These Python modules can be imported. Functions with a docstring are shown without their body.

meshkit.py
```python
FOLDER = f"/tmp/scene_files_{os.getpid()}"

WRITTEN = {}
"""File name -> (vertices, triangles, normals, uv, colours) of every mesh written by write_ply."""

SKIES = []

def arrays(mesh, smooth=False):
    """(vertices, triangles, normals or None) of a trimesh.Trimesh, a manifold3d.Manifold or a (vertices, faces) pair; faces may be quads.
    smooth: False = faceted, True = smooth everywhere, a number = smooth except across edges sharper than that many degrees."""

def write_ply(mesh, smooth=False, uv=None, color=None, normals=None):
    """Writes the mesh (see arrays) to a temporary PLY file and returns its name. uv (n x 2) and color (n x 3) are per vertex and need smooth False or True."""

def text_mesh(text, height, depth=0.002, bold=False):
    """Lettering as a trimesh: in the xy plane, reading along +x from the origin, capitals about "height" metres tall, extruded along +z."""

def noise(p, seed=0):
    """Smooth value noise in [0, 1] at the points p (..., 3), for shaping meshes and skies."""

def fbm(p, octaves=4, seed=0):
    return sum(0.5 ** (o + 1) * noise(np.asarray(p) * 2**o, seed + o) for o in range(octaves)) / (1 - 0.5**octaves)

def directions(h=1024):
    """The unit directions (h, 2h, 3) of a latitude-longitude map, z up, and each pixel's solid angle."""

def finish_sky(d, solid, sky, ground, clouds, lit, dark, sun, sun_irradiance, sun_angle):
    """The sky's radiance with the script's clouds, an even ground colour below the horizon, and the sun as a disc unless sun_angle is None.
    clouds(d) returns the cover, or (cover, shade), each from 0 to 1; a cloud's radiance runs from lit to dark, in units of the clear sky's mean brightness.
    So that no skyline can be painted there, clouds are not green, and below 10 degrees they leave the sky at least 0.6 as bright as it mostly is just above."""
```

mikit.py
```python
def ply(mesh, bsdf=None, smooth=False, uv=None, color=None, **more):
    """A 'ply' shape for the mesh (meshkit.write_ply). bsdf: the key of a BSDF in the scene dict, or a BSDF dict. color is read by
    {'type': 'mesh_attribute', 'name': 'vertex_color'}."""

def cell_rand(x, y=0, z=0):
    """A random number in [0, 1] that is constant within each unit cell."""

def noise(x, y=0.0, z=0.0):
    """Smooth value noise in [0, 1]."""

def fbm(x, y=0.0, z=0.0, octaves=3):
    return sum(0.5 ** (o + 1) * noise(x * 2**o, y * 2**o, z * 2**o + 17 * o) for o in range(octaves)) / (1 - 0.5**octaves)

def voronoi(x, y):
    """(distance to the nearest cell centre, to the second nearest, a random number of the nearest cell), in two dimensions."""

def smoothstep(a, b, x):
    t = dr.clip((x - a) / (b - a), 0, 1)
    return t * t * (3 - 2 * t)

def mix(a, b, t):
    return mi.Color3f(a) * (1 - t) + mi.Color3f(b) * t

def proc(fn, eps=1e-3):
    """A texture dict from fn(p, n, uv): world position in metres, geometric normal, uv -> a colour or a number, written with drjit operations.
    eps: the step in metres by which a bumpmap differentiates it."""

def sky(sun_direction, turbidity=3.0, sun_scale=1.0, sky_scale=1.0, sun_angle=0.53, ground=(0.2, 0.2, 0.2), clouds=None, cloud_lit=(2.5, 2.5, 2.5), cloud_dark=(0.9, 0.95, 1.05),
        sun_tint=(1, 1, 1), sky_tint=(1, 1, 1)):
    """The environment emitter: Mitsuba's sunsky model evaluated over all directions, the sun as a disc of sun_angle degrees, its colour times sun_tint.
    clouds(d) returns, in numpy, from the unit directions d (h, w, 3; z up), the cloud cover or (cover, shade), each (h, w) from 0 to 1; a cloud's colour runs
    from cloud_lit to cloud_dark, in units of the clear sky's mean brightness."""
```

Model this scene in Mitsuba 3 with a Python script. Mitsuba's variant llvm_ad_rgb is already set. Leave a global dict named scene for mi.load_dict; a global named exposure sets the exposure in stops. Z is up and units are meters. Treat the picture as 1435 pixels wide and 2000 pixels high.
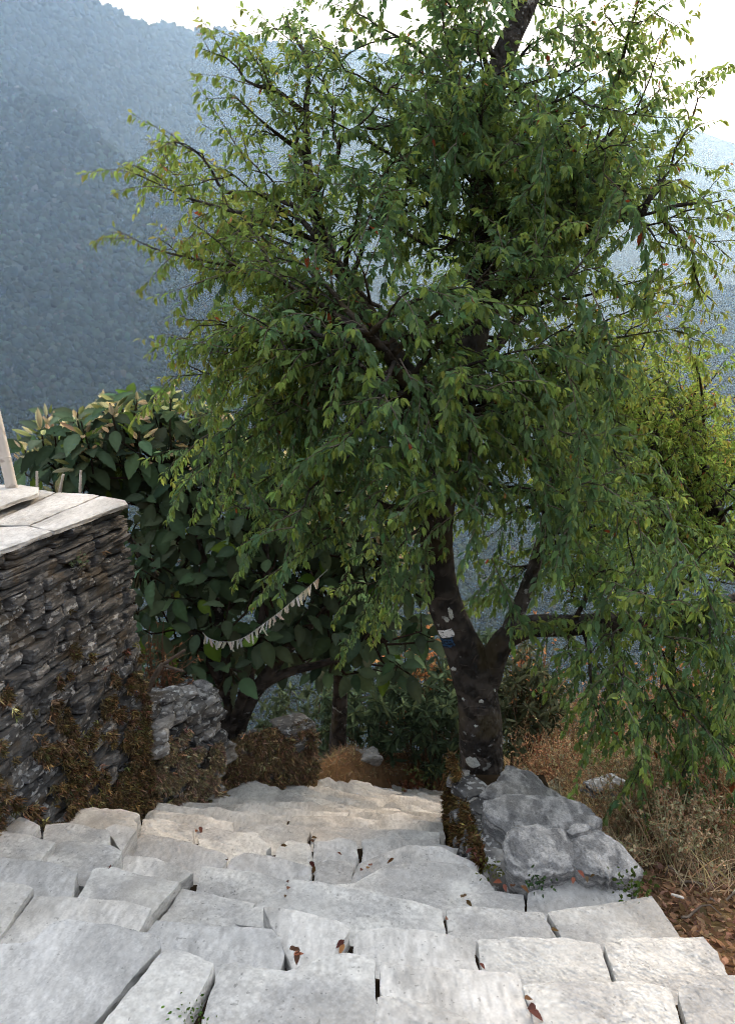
import math, numpy as np, trimesh, mitsuba as mi, drjit as dr, mikit, meshkit
from mikit import noise, fbm, voronoi, cell_rand, smoothstep, mix, proc
from scipy.spatial import Delaunay, cKDTree
from scipy.interpolate import CubicSpline
import shapely, shapely.ops

T = mi.ScalarTransform4f
scene, labels = {}, {}

# ------------------------------------------------------------------ camera, sky, exposure
PITCH, FOC = math.radians(12.0), 1471.0           # the eye is the origin, +y runs ahead down the steps
CP, SP = math.cos(PITCH), math.sin(PITCH)
scene['camera'] = {'type': 'perspective', 'fov': 2 * math.degrees(math.atan(717.5 / FOC)), 'fov_axis': 'x', 'near_clip': 0.05, 'far_clip': 30000.0,
                   'to_world': T().look_at(origin=[0, 0, 0], target=[0, CP, -SP], up=[0, 0, 1]), 'medium': {'type': 'ref', 'id': 'haze_air'}}
SUN = [0.42, 0.80, 0.62]


def hazy(d):      # an even veil of cloud, brightest round the sun behind it
    c = np.clip(d @ (np.array(SUN) / np.linalg.norm(SUN)), -1, 1)
    return 0.94 + 0 * c, 1 - np.exp(-(np.degrees(np.arccos(c)) / 48.0) ** 2)


scene['sky'] = mikit.sky(SUN, turbidity=4.0, sun_scale=0.30, sun_angle=16.0, sun_tint=(1.0, 1.0, 1.04), clouds=hazy, cloud_lit=(3.55, 3.55, 3.58), cloud_dark=(1.5, 1.6, 1.75))
exposure = 3.3
HAZE = (0.92e-4, 1.44e-4, 2.22e-4)
scene['haze_air'] = {'type': 'homogeneous', 'albedo': {'type': 'rgb', 'value': [0.95, 0.955, 0.96]}, 'sigma_t': {'type': 'rgb', 'value': list(HAZE)},
                     'phase': {'type': 'hg', 'g': 0.55}}


def ray(px, py):
    px, py = np.asarray(px, float), np.asarray(py, float)
    cx, cy = (px - 717.5) / FOC, (1000.0 - py) / FOC
    return np.stack([cx, CP + SP * cy, -SP + CP * cy], -1)


def at(px, py, Y):
    d = ray(px, py)
    return d * (np.asarray(Y, float) / d[..., 1])[..., None]


def atz(px, py, z):
    d = ray(px, py)
    return d * (np.asarray(z, float) / d[..., 2])[..., None]


def to_px(p):
    p = np.asarray(p, float)
    dep = p[..., 1] * CP - p[..., 2] * SP
    up = p[..., 1] * SP + p[..., 2] * CP
    dep = np.where(dep > 0.01, dep, 0.01)
    return 717.5 + FOC * p[..., 0] / dep, 1000 - FOC * up / dep, dep


# ------------------------------------------------------------------ book-keeping
taken = {}


def numbered(key):
    n = taken.get(key, -1) + 1
    taken[key] = n
    return key if n == 0 else f'{key}_{n:03d}'


def tag(key, label=None, cat=None, group=None, kind=None):
    d = {}
    for k, v in (('label', label), ('category', cat), ('group', group), ('kind', kind)):
        if v:
            d[k] = v
    if d:
        labels[key] = {**labels.get(key, {}), **d}
    return key


def thing(name, label, cat, group=None):
    return tag(numbered(name), label, cat, group)


def put(name, mesh, bsdf, parent=None, smooth=False, color=None, **lab):
    key = numbered(f'{parent}__{name}' if parent else name)
    if color is not None and smooth not in (True, False):
        smooth = True
    scene[key] = mikit.ply(mesh, bsdf, smooth=smooth, color=color)
    return tag(key, **lab)


def unit(v):
    v = np.asarray(v, float)
    return v / np.maximum(np.linalg.norm(v, axis=-1, keepdims=True), 1e-9)


# ------------------------------------------------------------------ materials
def two(b):
    return {'type': 'twosided', 'bsdf': b}


def rgb(c):
    return {'type': 'rgb', 'value': list(map(float, c))}


def stone_mat(a, b, scale=5.0, bump=0.004, speck=0.25, rough=0.85, warm=(0.27, 0.25, 0.22), warmth=0.32, streak=1.0):
    def layers(p):      # foliation: thin wavy bands running through the stone
        w = fbm(p.x * 3.1 + 5, p.y * 3.1, p.z * 3.1, 3)
        return noise((p.x * 0.5 + p.y) * 22 * streak + w * 9, p.z * 55 + w * 5, 1.7)

    def col(p, n, uv):
        q = fbm(p.x * scale, p.y * scale * streak, p.z * scale * 2, 4)
        c = mix(a, b, smoothstep(0.36, 0.64, q))
        fine = noise(p.x * 190, p.y * 190, p.z * 190)
        fine2 = fbm(p.x * 75, p.y * 75 * streak, p.z * 75, 2)
        c = c * (1 - speck * 0.5 + speck * fine) * (0.72 + 0.56 * fine2) * (0.90 + 0.20 * layers(p))
        w = smoothstep(0.52, 0.75, fbm(p.x * 2.3 + 9, p.y * 2.3, p.z * 2.3, 3))
        c = mix(c, mi.Color3f(warm), w * warmth)
        d = smoothstep(0.60, 0.72, fbm(p.x * 9 + 3, p.y * 9, p.z * 9, 4))
        c = c * (1 - 0.16 * d)
        sp = smoothstep(0.76, 0.84, fbm(p.x * 75 + 11, p.y * 75, p.z * 75, 2))
        return c * (1 - 0.35 * sp)

    def hgt(p, n, uv):
        return 0.55 * fbm(p.x * 28, p.y * 28 * streak, p.z * 40, 4) + 0.25 * noise(p.x * 110, p.y * 110 * streak, p.z * 110) + 0.25 * layers(p)
    return two({'type': 'bumpmap', 'arbitrary': proc(hgt, eps=2e-3), 'scale': bump,
                'bsdf': {'type': 'principled', 'base_color': proc(col), 'roughness': rough, 'specular': 0.3}})


scene['mat_slab'] = stone_mat((0.31, 0.31, 0.31), (0.45, 0.45, 0.44), bump=0.022)
scene['mat_slab_blue'] = stone_mat((0.29, 0.293, 0.296), (0.41, 0.413, 0.416), bump=0.022, warmth=0.25, streak=0.5)
scene['mat_slab_warm'] = stone_mat((0.33, 0.326, 0.318), (0.48, 0.475, 0.465), bump=0.022, streak=0.4)
scene['mat_cap'] = stone_mat((0.30, 0.297, 0.291), (0.43, 0.426, 0.418), bump=0.012, warmth=0.2, streak=0.4)
scene['mat_boulder'] = stone_mat((0.12, 0.122, 0.128), (0.27, 0.27, 0.272), scale=22.0, streak=0.5, bump=0.04, speck=0.7, warmth=0.2, warm=(0.3, 0.28, 0.25))


def wall_mat(a, b, lich):
    def col(p, n, uv):
        q = fbm(p.x * 9, p.y * 9, p.z * 16, 4)
        c = mix(a, b, smoothstep(0.3, 0.75, q))
        c = c * (0.65 + 0.7 * fbm(p.x * 70, p.y * 70, p.z * 120, 2))
        l = smoothstep(0.57, 0.66, fbm(p.x * 38 + 4, p.y * 38, p.z * 38, 3)) * lich
        c = mix(c, mi.Color3f(0.42, 0.43, 0.44), l)
        m = smoothstep(0.56, 0.68, fbm(p.x * 7 + 30, p.y * 7, p.z * 7, 3))
        return mix(c, mi.Color3f(0.06, 0.042, 0.022), 0.55 * m)

    def hgt(p, n, uv):
        return fbm(p.x * 30, p.y * 30, p.z * 75, 4)
    return two({'type': 'bumpmap', 'arbitrary': proc(hgt, eps=2e-3), 'scale': 0.012,
                'bsdf': {'type': 'principled', 'base_color': proc(col), 'roughness': 0.8, 'specular': 0.4}})


scene['mat_wall'] = wall_mat((0.03, 0.03, 0.032), (0.12, 0.12, 0.122), 0.6)
scene['mat_wall_dark'] = wall_mat((0.028, 0.029, 0.032), (0.09, 0.09, 0.092), 0.15)
scene['mat_wall_pale'] = wall_mat((0.08, 0.08, 0.085), (0.26, 0.255, 0.25), 0.8)
scene['mat_soil'] = two({'type': 'diffuse', 'reflectance': proc(lambda p, n, uv: mix((0.018, 0.014, 0.010), (0.05, 0.036, 0.024), fbm(p.x * 20, p.y * 20, p.z * 20, 3)))})


def ground_col(p, n, uv):
    a = mix((0.055, 0.032, 0.018), (0.16, 0.10, 0.055), fbm(p.x * 30, p.y * 30, p.z * 5, 3))
    return mix(a, mi.Color3f(0.05, 0.055, 0.022), smoothstep(0.5, 0.75, fbm(p.x * 1.4, p.y * 1.4, 3.0, 3)) * 0.6)


scene['mat_ground'] = two({'type': 'diffuse', 'reflectance': proc(ground_col)})


def hill_col(p, n, uv):
    a = mix((0.022, 0.029, 0.021), (0.050, 0.055, 0.040), fbm(p.x * 0.03, p.y * 0.03, p.z * 0.05, 4))
    a = a * (0.6 + 0.8 * fbm(p.x * 0.05 + 3, p.y * 0.05, p.z * 0.07, 2))
    return mix(a, mi.Color3f(0.06, 0.055, 0.042), smoothstep(0.58, 0.75, fbm(p.x * 0.012 + 7, p.y * 0.012, p.z * 0.012, 3)) * 0.5)


scene['mat_hill'] = two({'type': 'diffuse', 'reflectance': proc(hill_col)})
VC = {'type': 'mesh_attribute', 'name': 'vertex_color'}
scene['mat_forest'] = two({'type': 'diffuse', 'reflectance': VC})
scene['mat_leaf'] = {'type': 'principledthin', 'base_color': VC, 'roughness': 0.33, 'diff_trans': 1.2, 'spec_trans': 0.0, 'eta': 2.0}
scene['mat_big_leaf'] = {'type': 'principledthin', 'base_color': VC, 'roughness': 0.36, 'diff_trans': 0.4, 'spec_trans': 0.0, 'eta': 1.8}
scene['mat_dry'] = {'type': 'principledthin', 'base_color': VC, 'roughness': 0.8, 'diff_trans': 0.95, 'spec_trans': 0.0, 'eta': 1.3}
scene['mat_cloth'] = {'type': 'principledthin', 'base_color': VC, 'roughness': 0.9, 'diff_trans': 0.7, 'spec_trans': 0.0, 'eta': 1.2}


def lenticels(p):
    w = fbm(p.x * 8, p.y * 8, p.z * 8, 2)
    return smoothstep(0.70, 0.82, noise(p.x * 13 + w * 3, p.y * 13, p.z * 70 + w * 12)) * smoothstep(0.42, 0.62, fbm(p.x * 6, p.y * 6, p.z * 7, 2))


def bark_col(p, n, uv):
    q = fbm(p.x * 14, p.y * 14, p.z * 12, 5)
    c = mix((0.012, 0.010, 0.009), (0.052, 0.044, 0.039), smoothstep(0.36, 0.66, q))
    c = mix(c, mi.Color3f(0.17, 0.14, 0.12), lenticels(p) * 0.4)
    li = smoothstep(0.66, 0.74, fbm(p.x * 30, p.y * 30, p.z * 30, 4)) * smoothstep(0.45, 0.6, fbm(p.x * 4 + 8, p.y * 4, p.z * 4, 2))
    c = mix(c, mi.Color3f(0.26, 0.27, 0.265), li * 0.8)
    ms = smoothstep(0.55, 0.70, fbm(p.x * 5 + 3, p.y * 5, p.z * 4, 3))
    return mix(c, mi.Color3f(0.055, 0.042, 0.016), ms * 0.55)


def bark_h(p, n, uv):
    return fbm(p.x * 34, p.y * 34, p.z * 22, 5) + 0.25 * lenticels(p)


scene['mat_bark'] = two({'type': 'bumpmap', 'arbitrary': proc(bark_h, eps=2e-3), 'scale': 0.045,
                         'bsdf': {'type': 'principled', 'base_color': proc(bark_col), 'roughness': 0.75, 'specular': 0.35}})
scene['mat_twig'] = two({'type': 'diffuse', 'reflectance': VC})
scene['mat_lichen'] = two({'type': 'diffuse', 'reflectance': proc(lambda p, n, uv: mix((0.22, 0.24, 0.23), (0.62, 0.64, 0.62), fbm(p.x * 90, p.y * 90, p.z * 90, 3)))})
scene['mat_white_paint'] = two({'type': 'diffuse', 'reflectance': proc(lambda p, n, uv: mix((0.75, 0.77, 0.80), (0.10, 0.10, 0.10), smoothstep(0.58, 0.70, fbm(p.x * 60, p.y * 60, p.z * 130, 3))))})
scene['mat_blue_paint'] = two({'type': 'diffuse', 'reflectance': proc(lambda p, n, uv: mix((0.03, 0.075, 0.16), (0.02, 0.02, 0.02), smoothstep(0.45, 0.62, fbm(p.x * 60, p.y * 60, p.z * 130, 3))))})
scene['mat_moss'] = two({'type': 'diffuse', 'reflectance': VC})


def bamboo_col(p, n, uv):
    c = mix((0.44, 0.40, 0.36), (0.60, 0.55, 0.50), fbm(p.x * 30, p.y * 30, p.z * 6, 3))
    return mix(c, mi.Color3f(0.22, 0.18, 0.15), smoothstep(0.62, 0.75, fbm(p.x * 18 + 5, p.y * 18, p.z * 18, 3)) * 0.7)


scene['mat_bamboo'] = two({'type': 'principled', 'base_color': proc(bamboo_col), 'roughness': 0.6})
scene['mat_wood'] = two({'type': 'diffuse', 'reflectance': proc(lambda p, n, uv: mix((0.07, 0.055, 0.045), (0.20, 0.16, 0.13), fbm(p.x * 40, p.y * 40, p.z * 14, 3)))})
scene['mat_cut_wood'] = two({'type': 'diffuse', 'reflectance': proc(lambda p, n, uv: mix((0.42, 0.24, 0.12), (0.58, 0.40, 0.24), fbm(p.x * 60, p.y * 60, p.z * 60, 3)))})


# ------------------------------------------------------------------ mesh builders
def rng(seed):
    return np.random.default_rng(seed)


def n3(p, s, seed=0):
    return meshkit.fbm(np.asarray(p, float) * s + 100.0, 3, seed) - 0.5


def slab_mesh(poly_xy, z, thick, seed, tilt=(0.0, 0.0), rough=0.006, edge=0.005, step=0.035, jag=0.005, bulge=0.0, under=0.0, crag=0.0):
    """A stone plate: outline in plan (n, 2), top at z; the outline is broken up, the rim worn, the top uneven."""
    r = rng(seed)
    poly = shapely.Polygon(poly_xy)
    if not poly.is_valid:
        poly = poly.buffer(0)
    if poly.geom_type == 'MultiPolygon':
        poly = max(poly.geoms, key=lambda g: g.area)
    wr = min(0.005, 0.15 * math.sqrt(poly.area))
    poly = poly.buffer(-wr, join_style=1).buffer(wr, join_style=1, quad_segs=2)
    if poly.geom_type == 'MultiPolygon':
        poly = max(poly.geoms, key=lambda g: g.area)
    ring = poly.exterior
    n = max(12, int(ring.length / step))
    at_ = np.arange(n) / n
    cor = np.array([ring.project(shapely.Point(q)) / ring.length for q in np.array(poly.simplify(0.012).exterior.coords)[:-1]])
    near_c = np.abs((at_[:, None] - cor[None] + 0.5) % 1.0 - 0.5).min(1) < 0.45 / n
    at_ = np.sort(np.r_[at_[~near_c], cor])
    b = np.array([ring.interpolate(k, normalized=True).coords[0] for k in at_])
    n = len(b)
    cen = b.mean(0)
    off = n3(np.c_[b, np.zeros(n) + seed], 9.0, seed) * 2 * jag * 2 + r.normal(0, jag * 0.3, n)
    b = b + unit(b - cen) * off[:, None]
    if shapely.Polygon(b).exterior.is_ccw is False:
        b = b[::-1]
    ins = shapely.Polygon(b).buffer(-step * 0.45)
    x0, y0, x1, y1 = poly.bounds
    gx, gy = np.meshgrid(np.arange(x0, x1, step), np.arange(y0, y1, step))
    g = np.c_[gx.ravel(), gy.ravel()] + r.uniform(-0.3, 0.3, (gx.size, 2)) * step
    g = g[shapely.contains_xy(ins, g[:, 0], g[:, 1])]
    pts = np.vstack([b, g])
    tri = Delaunay(pts).simplices
    c = pts[tri].mean(1)
    tri = tri[shapely.contains_xy(shapely.Polygon(b).buffer(1e-6), c[:, 0], c[:, 1])]
    a = pts[tri]
    area = np.cross(a[:, 1] - a[:, 0], a[:, 2] - a[:, 0])
    tri = np.where(area[:, None] < 0, tri[:, ::-1], tri)
    tri = tri[np.abs(area) > 1e-9]
    dist = shapely.distance(shapely.Polygon(b).exterior, shapely.points(pts))
    half = max(dist.max(), 1e-3)
    h = z + tilt[0] * (pts[:, 0] - cen[0]) + tilt[1] * (pts[:, 1] - cen[1])
    P3 = np.c_[pts, np.zeros(len(pts)) + seed * 0.37]
    h = h + rough * 2.2 * n3(P3, 4.0, seed) + rough * 1.1 * n3(P3, 14.0, seed + 1)
    e = np.clip(1 - dist / (edge * 2.2), 0, 1)
    h = h - edge * e ** 2 * (0.6 + 0.9 * (n3(P3, 12.0, seed + 2) + 0.5))
    h = h + bulge * (1 - (1 - np.clip(dist / half, 0, 1)) ** 2)
    if crag:
        ca, sa = math.cos(seed), math.sin(seed)
        S3 = np.c_[pts[:, 0] * ca + pts[:, 1] * sa, (pts[:, 1] * ca - pts[:, 0] * sa) * 0.35, np.full(len(pts), seed * 1.7)]
        rid = 1 - np.abs(2 * meshkit.fbm(S3 * 7 + 50, 4, seed) - 1)
        blk = np.floor(meshkit.fbm(S3 * 3.0 + 80, 2, seed + 7) * 7) / 7
        h = h + crag * (rid - 0.75) + crag * 1.6 * (blk - 0.45)
    v = np.c_[pts, h]
    nb = len(b)
    rings, faces = [v], [tri]
    prev = np.arange(nb)
    for k, fz in enumerate((0.35, 0.7, 1.0)):
        w = b + unit(b - cen) * (n3(np.c_[b, np.full(nb, k * 3.1 + seed)], 10.0, seed + 3)[:, None] * 0.02 - under * fz)
        ring3 = np.c_[w, v[:nb, 2] - thick * fz]
        idx = np.arange(nb) + sum(len(x) for x in rings)
        rings.append(ring3)
        j = (np.arange(nb) + 1) % nb
        faces.append(np.vstack([np.c_[prev, idx, idx[j]], np.c_[prev, idx[j], prev[j]]]))
        prev = idx
    return np.vstack(rings), np.vstack(faces)


BOX = trimesh.creation.box((2, 2, 2)).subdivide().subdivide()
BOX3 = BOX.subdivide()


def rubble(size, seed, k=5.0, amp=0.10, fine=False, freq=2.2, strata=0.0, skew=0.10):
    """One rough stone of about these sizes round the origin."""
    m = BOX3 if fine else BOX
    v = np.array(m.vertices)
    v = v / (np.abs(v) ** k).sum(1, keepdims=True) ** (1 / k)
    v = v * (1 + 0.06 * (meshkit.fbm(v * 3.3 + seed * 3.7, 2, 5) - 0.5)[:, None])
    s = np.asarray(size, float) / 2
    p = v * s
    q = v * freq * np.array([1, 1, 0.6]) + seed * 7.13
    d = meshkit.fbm(q + 50, 3, 11) - 0.5
    p = p * (1 + 2 * amp * d[:, None])
    sh = rng(seed).normal(0, skew, (3, 3))
    p = p + (v @ sh) * s.min() * 0.9
    if strata:
        p[:, 0:2] *= (1 + strata * (meshkit.noise(np.c_[p[:, 2] * 60, p[:, 0] * 2, p[:, 1] * 2] + 20, seed) - 0.5))[:, None]
    return p, np.array(m.faces)


def rot(axis, deg):
    return trimesh.transformations.rotation_matrix(math.radians(deg), axis)[:3, :3]


class Tube:
    """A limb: a smooth curve through points with radii, its skin roughened."""

    def __init__(self, pts, rad, bump=0.0, seed=0, freq=5.0):
        pts = np.asarray(pts, float)
        s = np.r_[0, np.cumsum(np.linalg.norm(np.diff(pts, axis=0), axis=1))]
        self.L = s[-1]
        self.c = CubicSpline(s, pts) if len(pts) > 2 else (lambda u: pts[0] + (pts[1] - pts[0]) * (np.asarray(u) / s[-1])[..., None])
        self.r = lambda u: np.interp(u, s, rad)
        self.bump, self.seed, self.freq = bump, seed, freq
        us = np.linspace(0, self.L, 80)
        P = self.c(us)
        tan = unit(np.gradient(P, axis=0))
        ref = np.array([0, 1, 0.0]) if abs(tan[0][1]) < 0.8 else np.array([1.0, 0, 0])
        N = []
        for t in tan:
            ref = unit(ref - t * (ref @ t))
            N.append(ref)
        self.us, self.N, self.T = us, np.array(N), tan

    def frame(self, u):
        n = np.stack([np.interp(u, self.us, self.N[:, k]) for k in range(3)], -1)
        t = unit(np.stack([np.interp(u, self.us, self.T[:, k]) for k in range(3)], -1))
        n = unit(n - t * (n * t).sum(-1, keepdims=True))
        return t, n, np.cross(t, n)

    def skin(self, u, th, out=0.0):
        u, th = np.broadcast_arrays(np.asarray(u, float), np.asarray(th, float))
        t, n, b = self.frame(u)
        d = np.cos(th)[..., None] * n + np.sin(th)[..., None] * b
        c = self.c(u)
        r = self.r(u)
        if self.bump:
            q = (c + d * r[..., None]) * self.freq
            r = r * (1 + self.bump * 2 * (meshkit.fbm(q + 60, 3, self.seed) - 0.5))
        return c + d * (r + out)[..., None]

    def mesh(self, sides=8, step=0.1, cap=True):
        n = max(2, int(self.L / step) + 1)
        u = np.linspace(0, self.L, n)
        th = np.arange(sides) * 2 * np.pi / sides
        v = self.skin(u[:, None], th[None]).reshape(-1, 3)
        i = np.arange(n - 1)[:, None] * sides
        j, k = np.arange(sides)[None], (np.arange(sides)[None] + 1) % sides
        f = np.stack([i + j, i + k, i + k + sides, i + j, i + k + sides, i + j + sides], -1).reshape(-1, 3)
        if cap:
            e = len(v)
            v = np.vstack([v, self.c(np.array([0.0, self.L]))])
            a = np.arange(sides)
            b = (a + 1) % sides
            f = np.vstack([f, np.c_[a, np.full(sides, e), b][:, [0, 1, 2]], np.c_[a + (n - 1) * sides, b + (n - 1) * sides, np.full(sides, e + 1)]])
        return v, f


def join(ms):
    vs, fs, o = [], [], 0
    for m in ms:
        vs.append(np.asarray(m[0]))
        fs.append(np.asarray(m[1]) + o)
        o += len(m[0])
    return np.vstack(vs), np.vstack(fs)


def sticks(P, R0, R1, sides=3):
    """Many thin twigs at once. P (n, k, 3) the points of n twigs; radii at both ends (n,)."""
    n, k, _ = P.shape
    tan = unit(np.gradient(P, axis=1))
    ref = np.where(np.abs(tan[..., 2:3]) < 0.9, [[0, 0, 1.0]], [[1.0, 0, 0]])
    a = unit(np.cross(tan, ref))
    b = np.cross(tan, a)
    w = np.linspace(0, 1, k)[None]
    r = (R0[:, None] * (1 - w) + R1[:, None] * w)
    th = np.arange(sides) * 2 * np.pi / sides
    v = P[:, :, None] + r[..., None, None] * (np.cos(th)[None, None, :, None] * a[:, :, None] + np.sin(th)[None, None, :, None] * b[:, :, None])
    base = (np.arange(n)[:, None, None] * k + np.arange(k - 1)[None, :, None]) * sides
    j, jj = np.arange(sides)[None, None], ((np.arange(sides) + 1) % sides)[None, None]
    f = np.stack([base + j, base + jj, base + jj + sides, base + j, base + jj + sides, base + j + sides], -1).reshape(-1, 3)
    return v.reshape(-1, 3), f


def leaf_shape(widths, fold=0.12, bend=0.25, curl=0.0):
    """A leaf of length 1 along y, its face +z: midrib and one point on each side per station."""
    t = np.linspace(0, 1, len(widths))
    w = np.asarray(widths, float)
    z = -bend * t ** 2
    mid = np.c_[0 * t, t, z]
    e = t[1:-1]
    s = np.c_[w[1:-1], e, -bend * e ** 2 + fold * w[1:-1] + curl * w[1:-1] ** 2]
    left = s * [-1, 1, 1]
    v = np.vstack([mid, s, left])
    m, k = len(t), len(e)
    f = []
    for i in range(k):
        R, Lf = m + i, m + k + i
        if i == 0:
            f += [(0, R, 1), (0, 1, Lf)]
        if i < k - 1:
            f += [(i + 1, R, R + 1), (i + 1, R + 1, i + 2), (i + 1, Lf + 1, Lf), (i + 1, i + 2, Lf + 1)]
        else:
            f += [(i + 1, R, i + 2), (i + 1, i + 2, Lf)]
    return v, np.array(f)


def leaves(tmpl, pos, dirs, nrm, L, W, col, tint=0.0):
    """Leaf copies: (vertices, triangles, colours), one block per leaf."""
    v, f = tmpl
    y = unit(dirs)
    x = unit(np.cross(y, nrm))
    z = np.cross(x, y)
    M = np.stack([x * (L * W)[:, None], y * L[:, None], z * L[:, None]], 1)
    V = np.einsum('kj,njc->nkc', v, M) + pos[:, None]
    F = f[None] + (np.arange(len(pos)) * len(v))[:, None, None]
    C = np.repeat(col[:, None], len(v), 1)
    return V, F, C


def flat(V, F, C):
    return (V.reshape(-1, 3), F.reshape(-1, 3)), np.clip(C.reshape(-1, 3), 0.002, 0.95)


def leaf_parts(parent, name, tmpl, V, F, C, L, bsdf, rest, most=300, margin=0):
    """The leaves that show largest as parts of their own, the others as one part."""
    mid = V.mean(1)
    px, py, dep = to_px(mid)
    inside = (px > -margin) & (px < 1435 + margin) & (py > -margin) & (py < 2000 + margin)
    score = np.where(inside, L / dep, 0)
    order = np.argsort(-score)
    big, small = order[:most], order[most:]
    for i in big:
        put(name, (V[i], tmpl[1]), bsdf, parent, smooth=True, color=np.clip(C[i], 0.002, 0.95))
    if len(small):
        m, c = flat(V[small], tmpl[1][None] + (np.arange(len(small)) * len(tmpl[0]))[:, None, None], C[small])
        put(rest, m, bsdf, parent, smooth=True, color=c, kind='stuff')


def vary(r, base, n, dv=0.25, dh=0.08):
    base = np.asarray(base, float)
    return base[None] * np.exp(r.normal(0, dv, (n, 1)) + r.normal(0, dh, (n, 3)))


# ------------------------------------------------------------------ the ground, the valley and the hills
def ground_z(x, y):
    x, y = np.asarray(x, float), np.asarray(y, float)
    near = -1.13 - 0.46 * np.clip(y, -6, 9.0) + 0.02 * np.clip((x - 1.05) / 0.5, 0, 1) * np.clip((6.2 - y) / 1.5, 0, 1)
    bank = 0.5 * np.exp(-((x - 3.6) / 2.2) ** 2 - ((y - 7.2) / 1.8) ** 2) + 0.30 * np.exp(-((x + 0.35) / 0.3) ** 2 - ((y - 7.2) / 0.45) ** 2)
    bank = bank + 0.07 * np.exp(-((x - 0.58) / 0.16) ** 2 - ((y - 5.25) / 0.5) ** 2)
    sl = (x + 0.87) - (y - 5.55) * 0.78
    bank = bank + 0.26 * np.exp(-((sl + 0.32) / 0.3) ** 2) * np.clip((y - 5.3) / 0.5, 0, 1) * np.clip((8.4 - y) / 0.8, 0, 1)
    bank = bank - 0.30 * np.clip((y - 4.9) / 0.5, 0, 1) * np.clip((8.3 - y) / 0.5, 0, 1) * np.clip(sl / 0.2, 0, 1) * np.clip((1.5 - x) / 0.4, 0, 1)
    far = -0.95 * np.clip(y - 9.0, 0, 400) - 0.25 * np.clip(y - 409, 0, 300) + 0.35 * np.clip(-y - 6, 0, 300)
    far = far + 0.10 * np.clip(np.abs(x) - 8, 0, 300) * np.clip(-y / 20 + 0.5, -1, 1)
    rough = 0.10 * (meshkit.fbm(np.stack([x * 1.3, y * 1.3, 0 * x], -1) + 40, 3, 5) - 0.5)
    corridor = np.exp(-((x - 0.0) / 1.3) ** 4)
    return near + bank + far + rough * (1 - 0.7 * corridor) - 0.02


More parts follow.
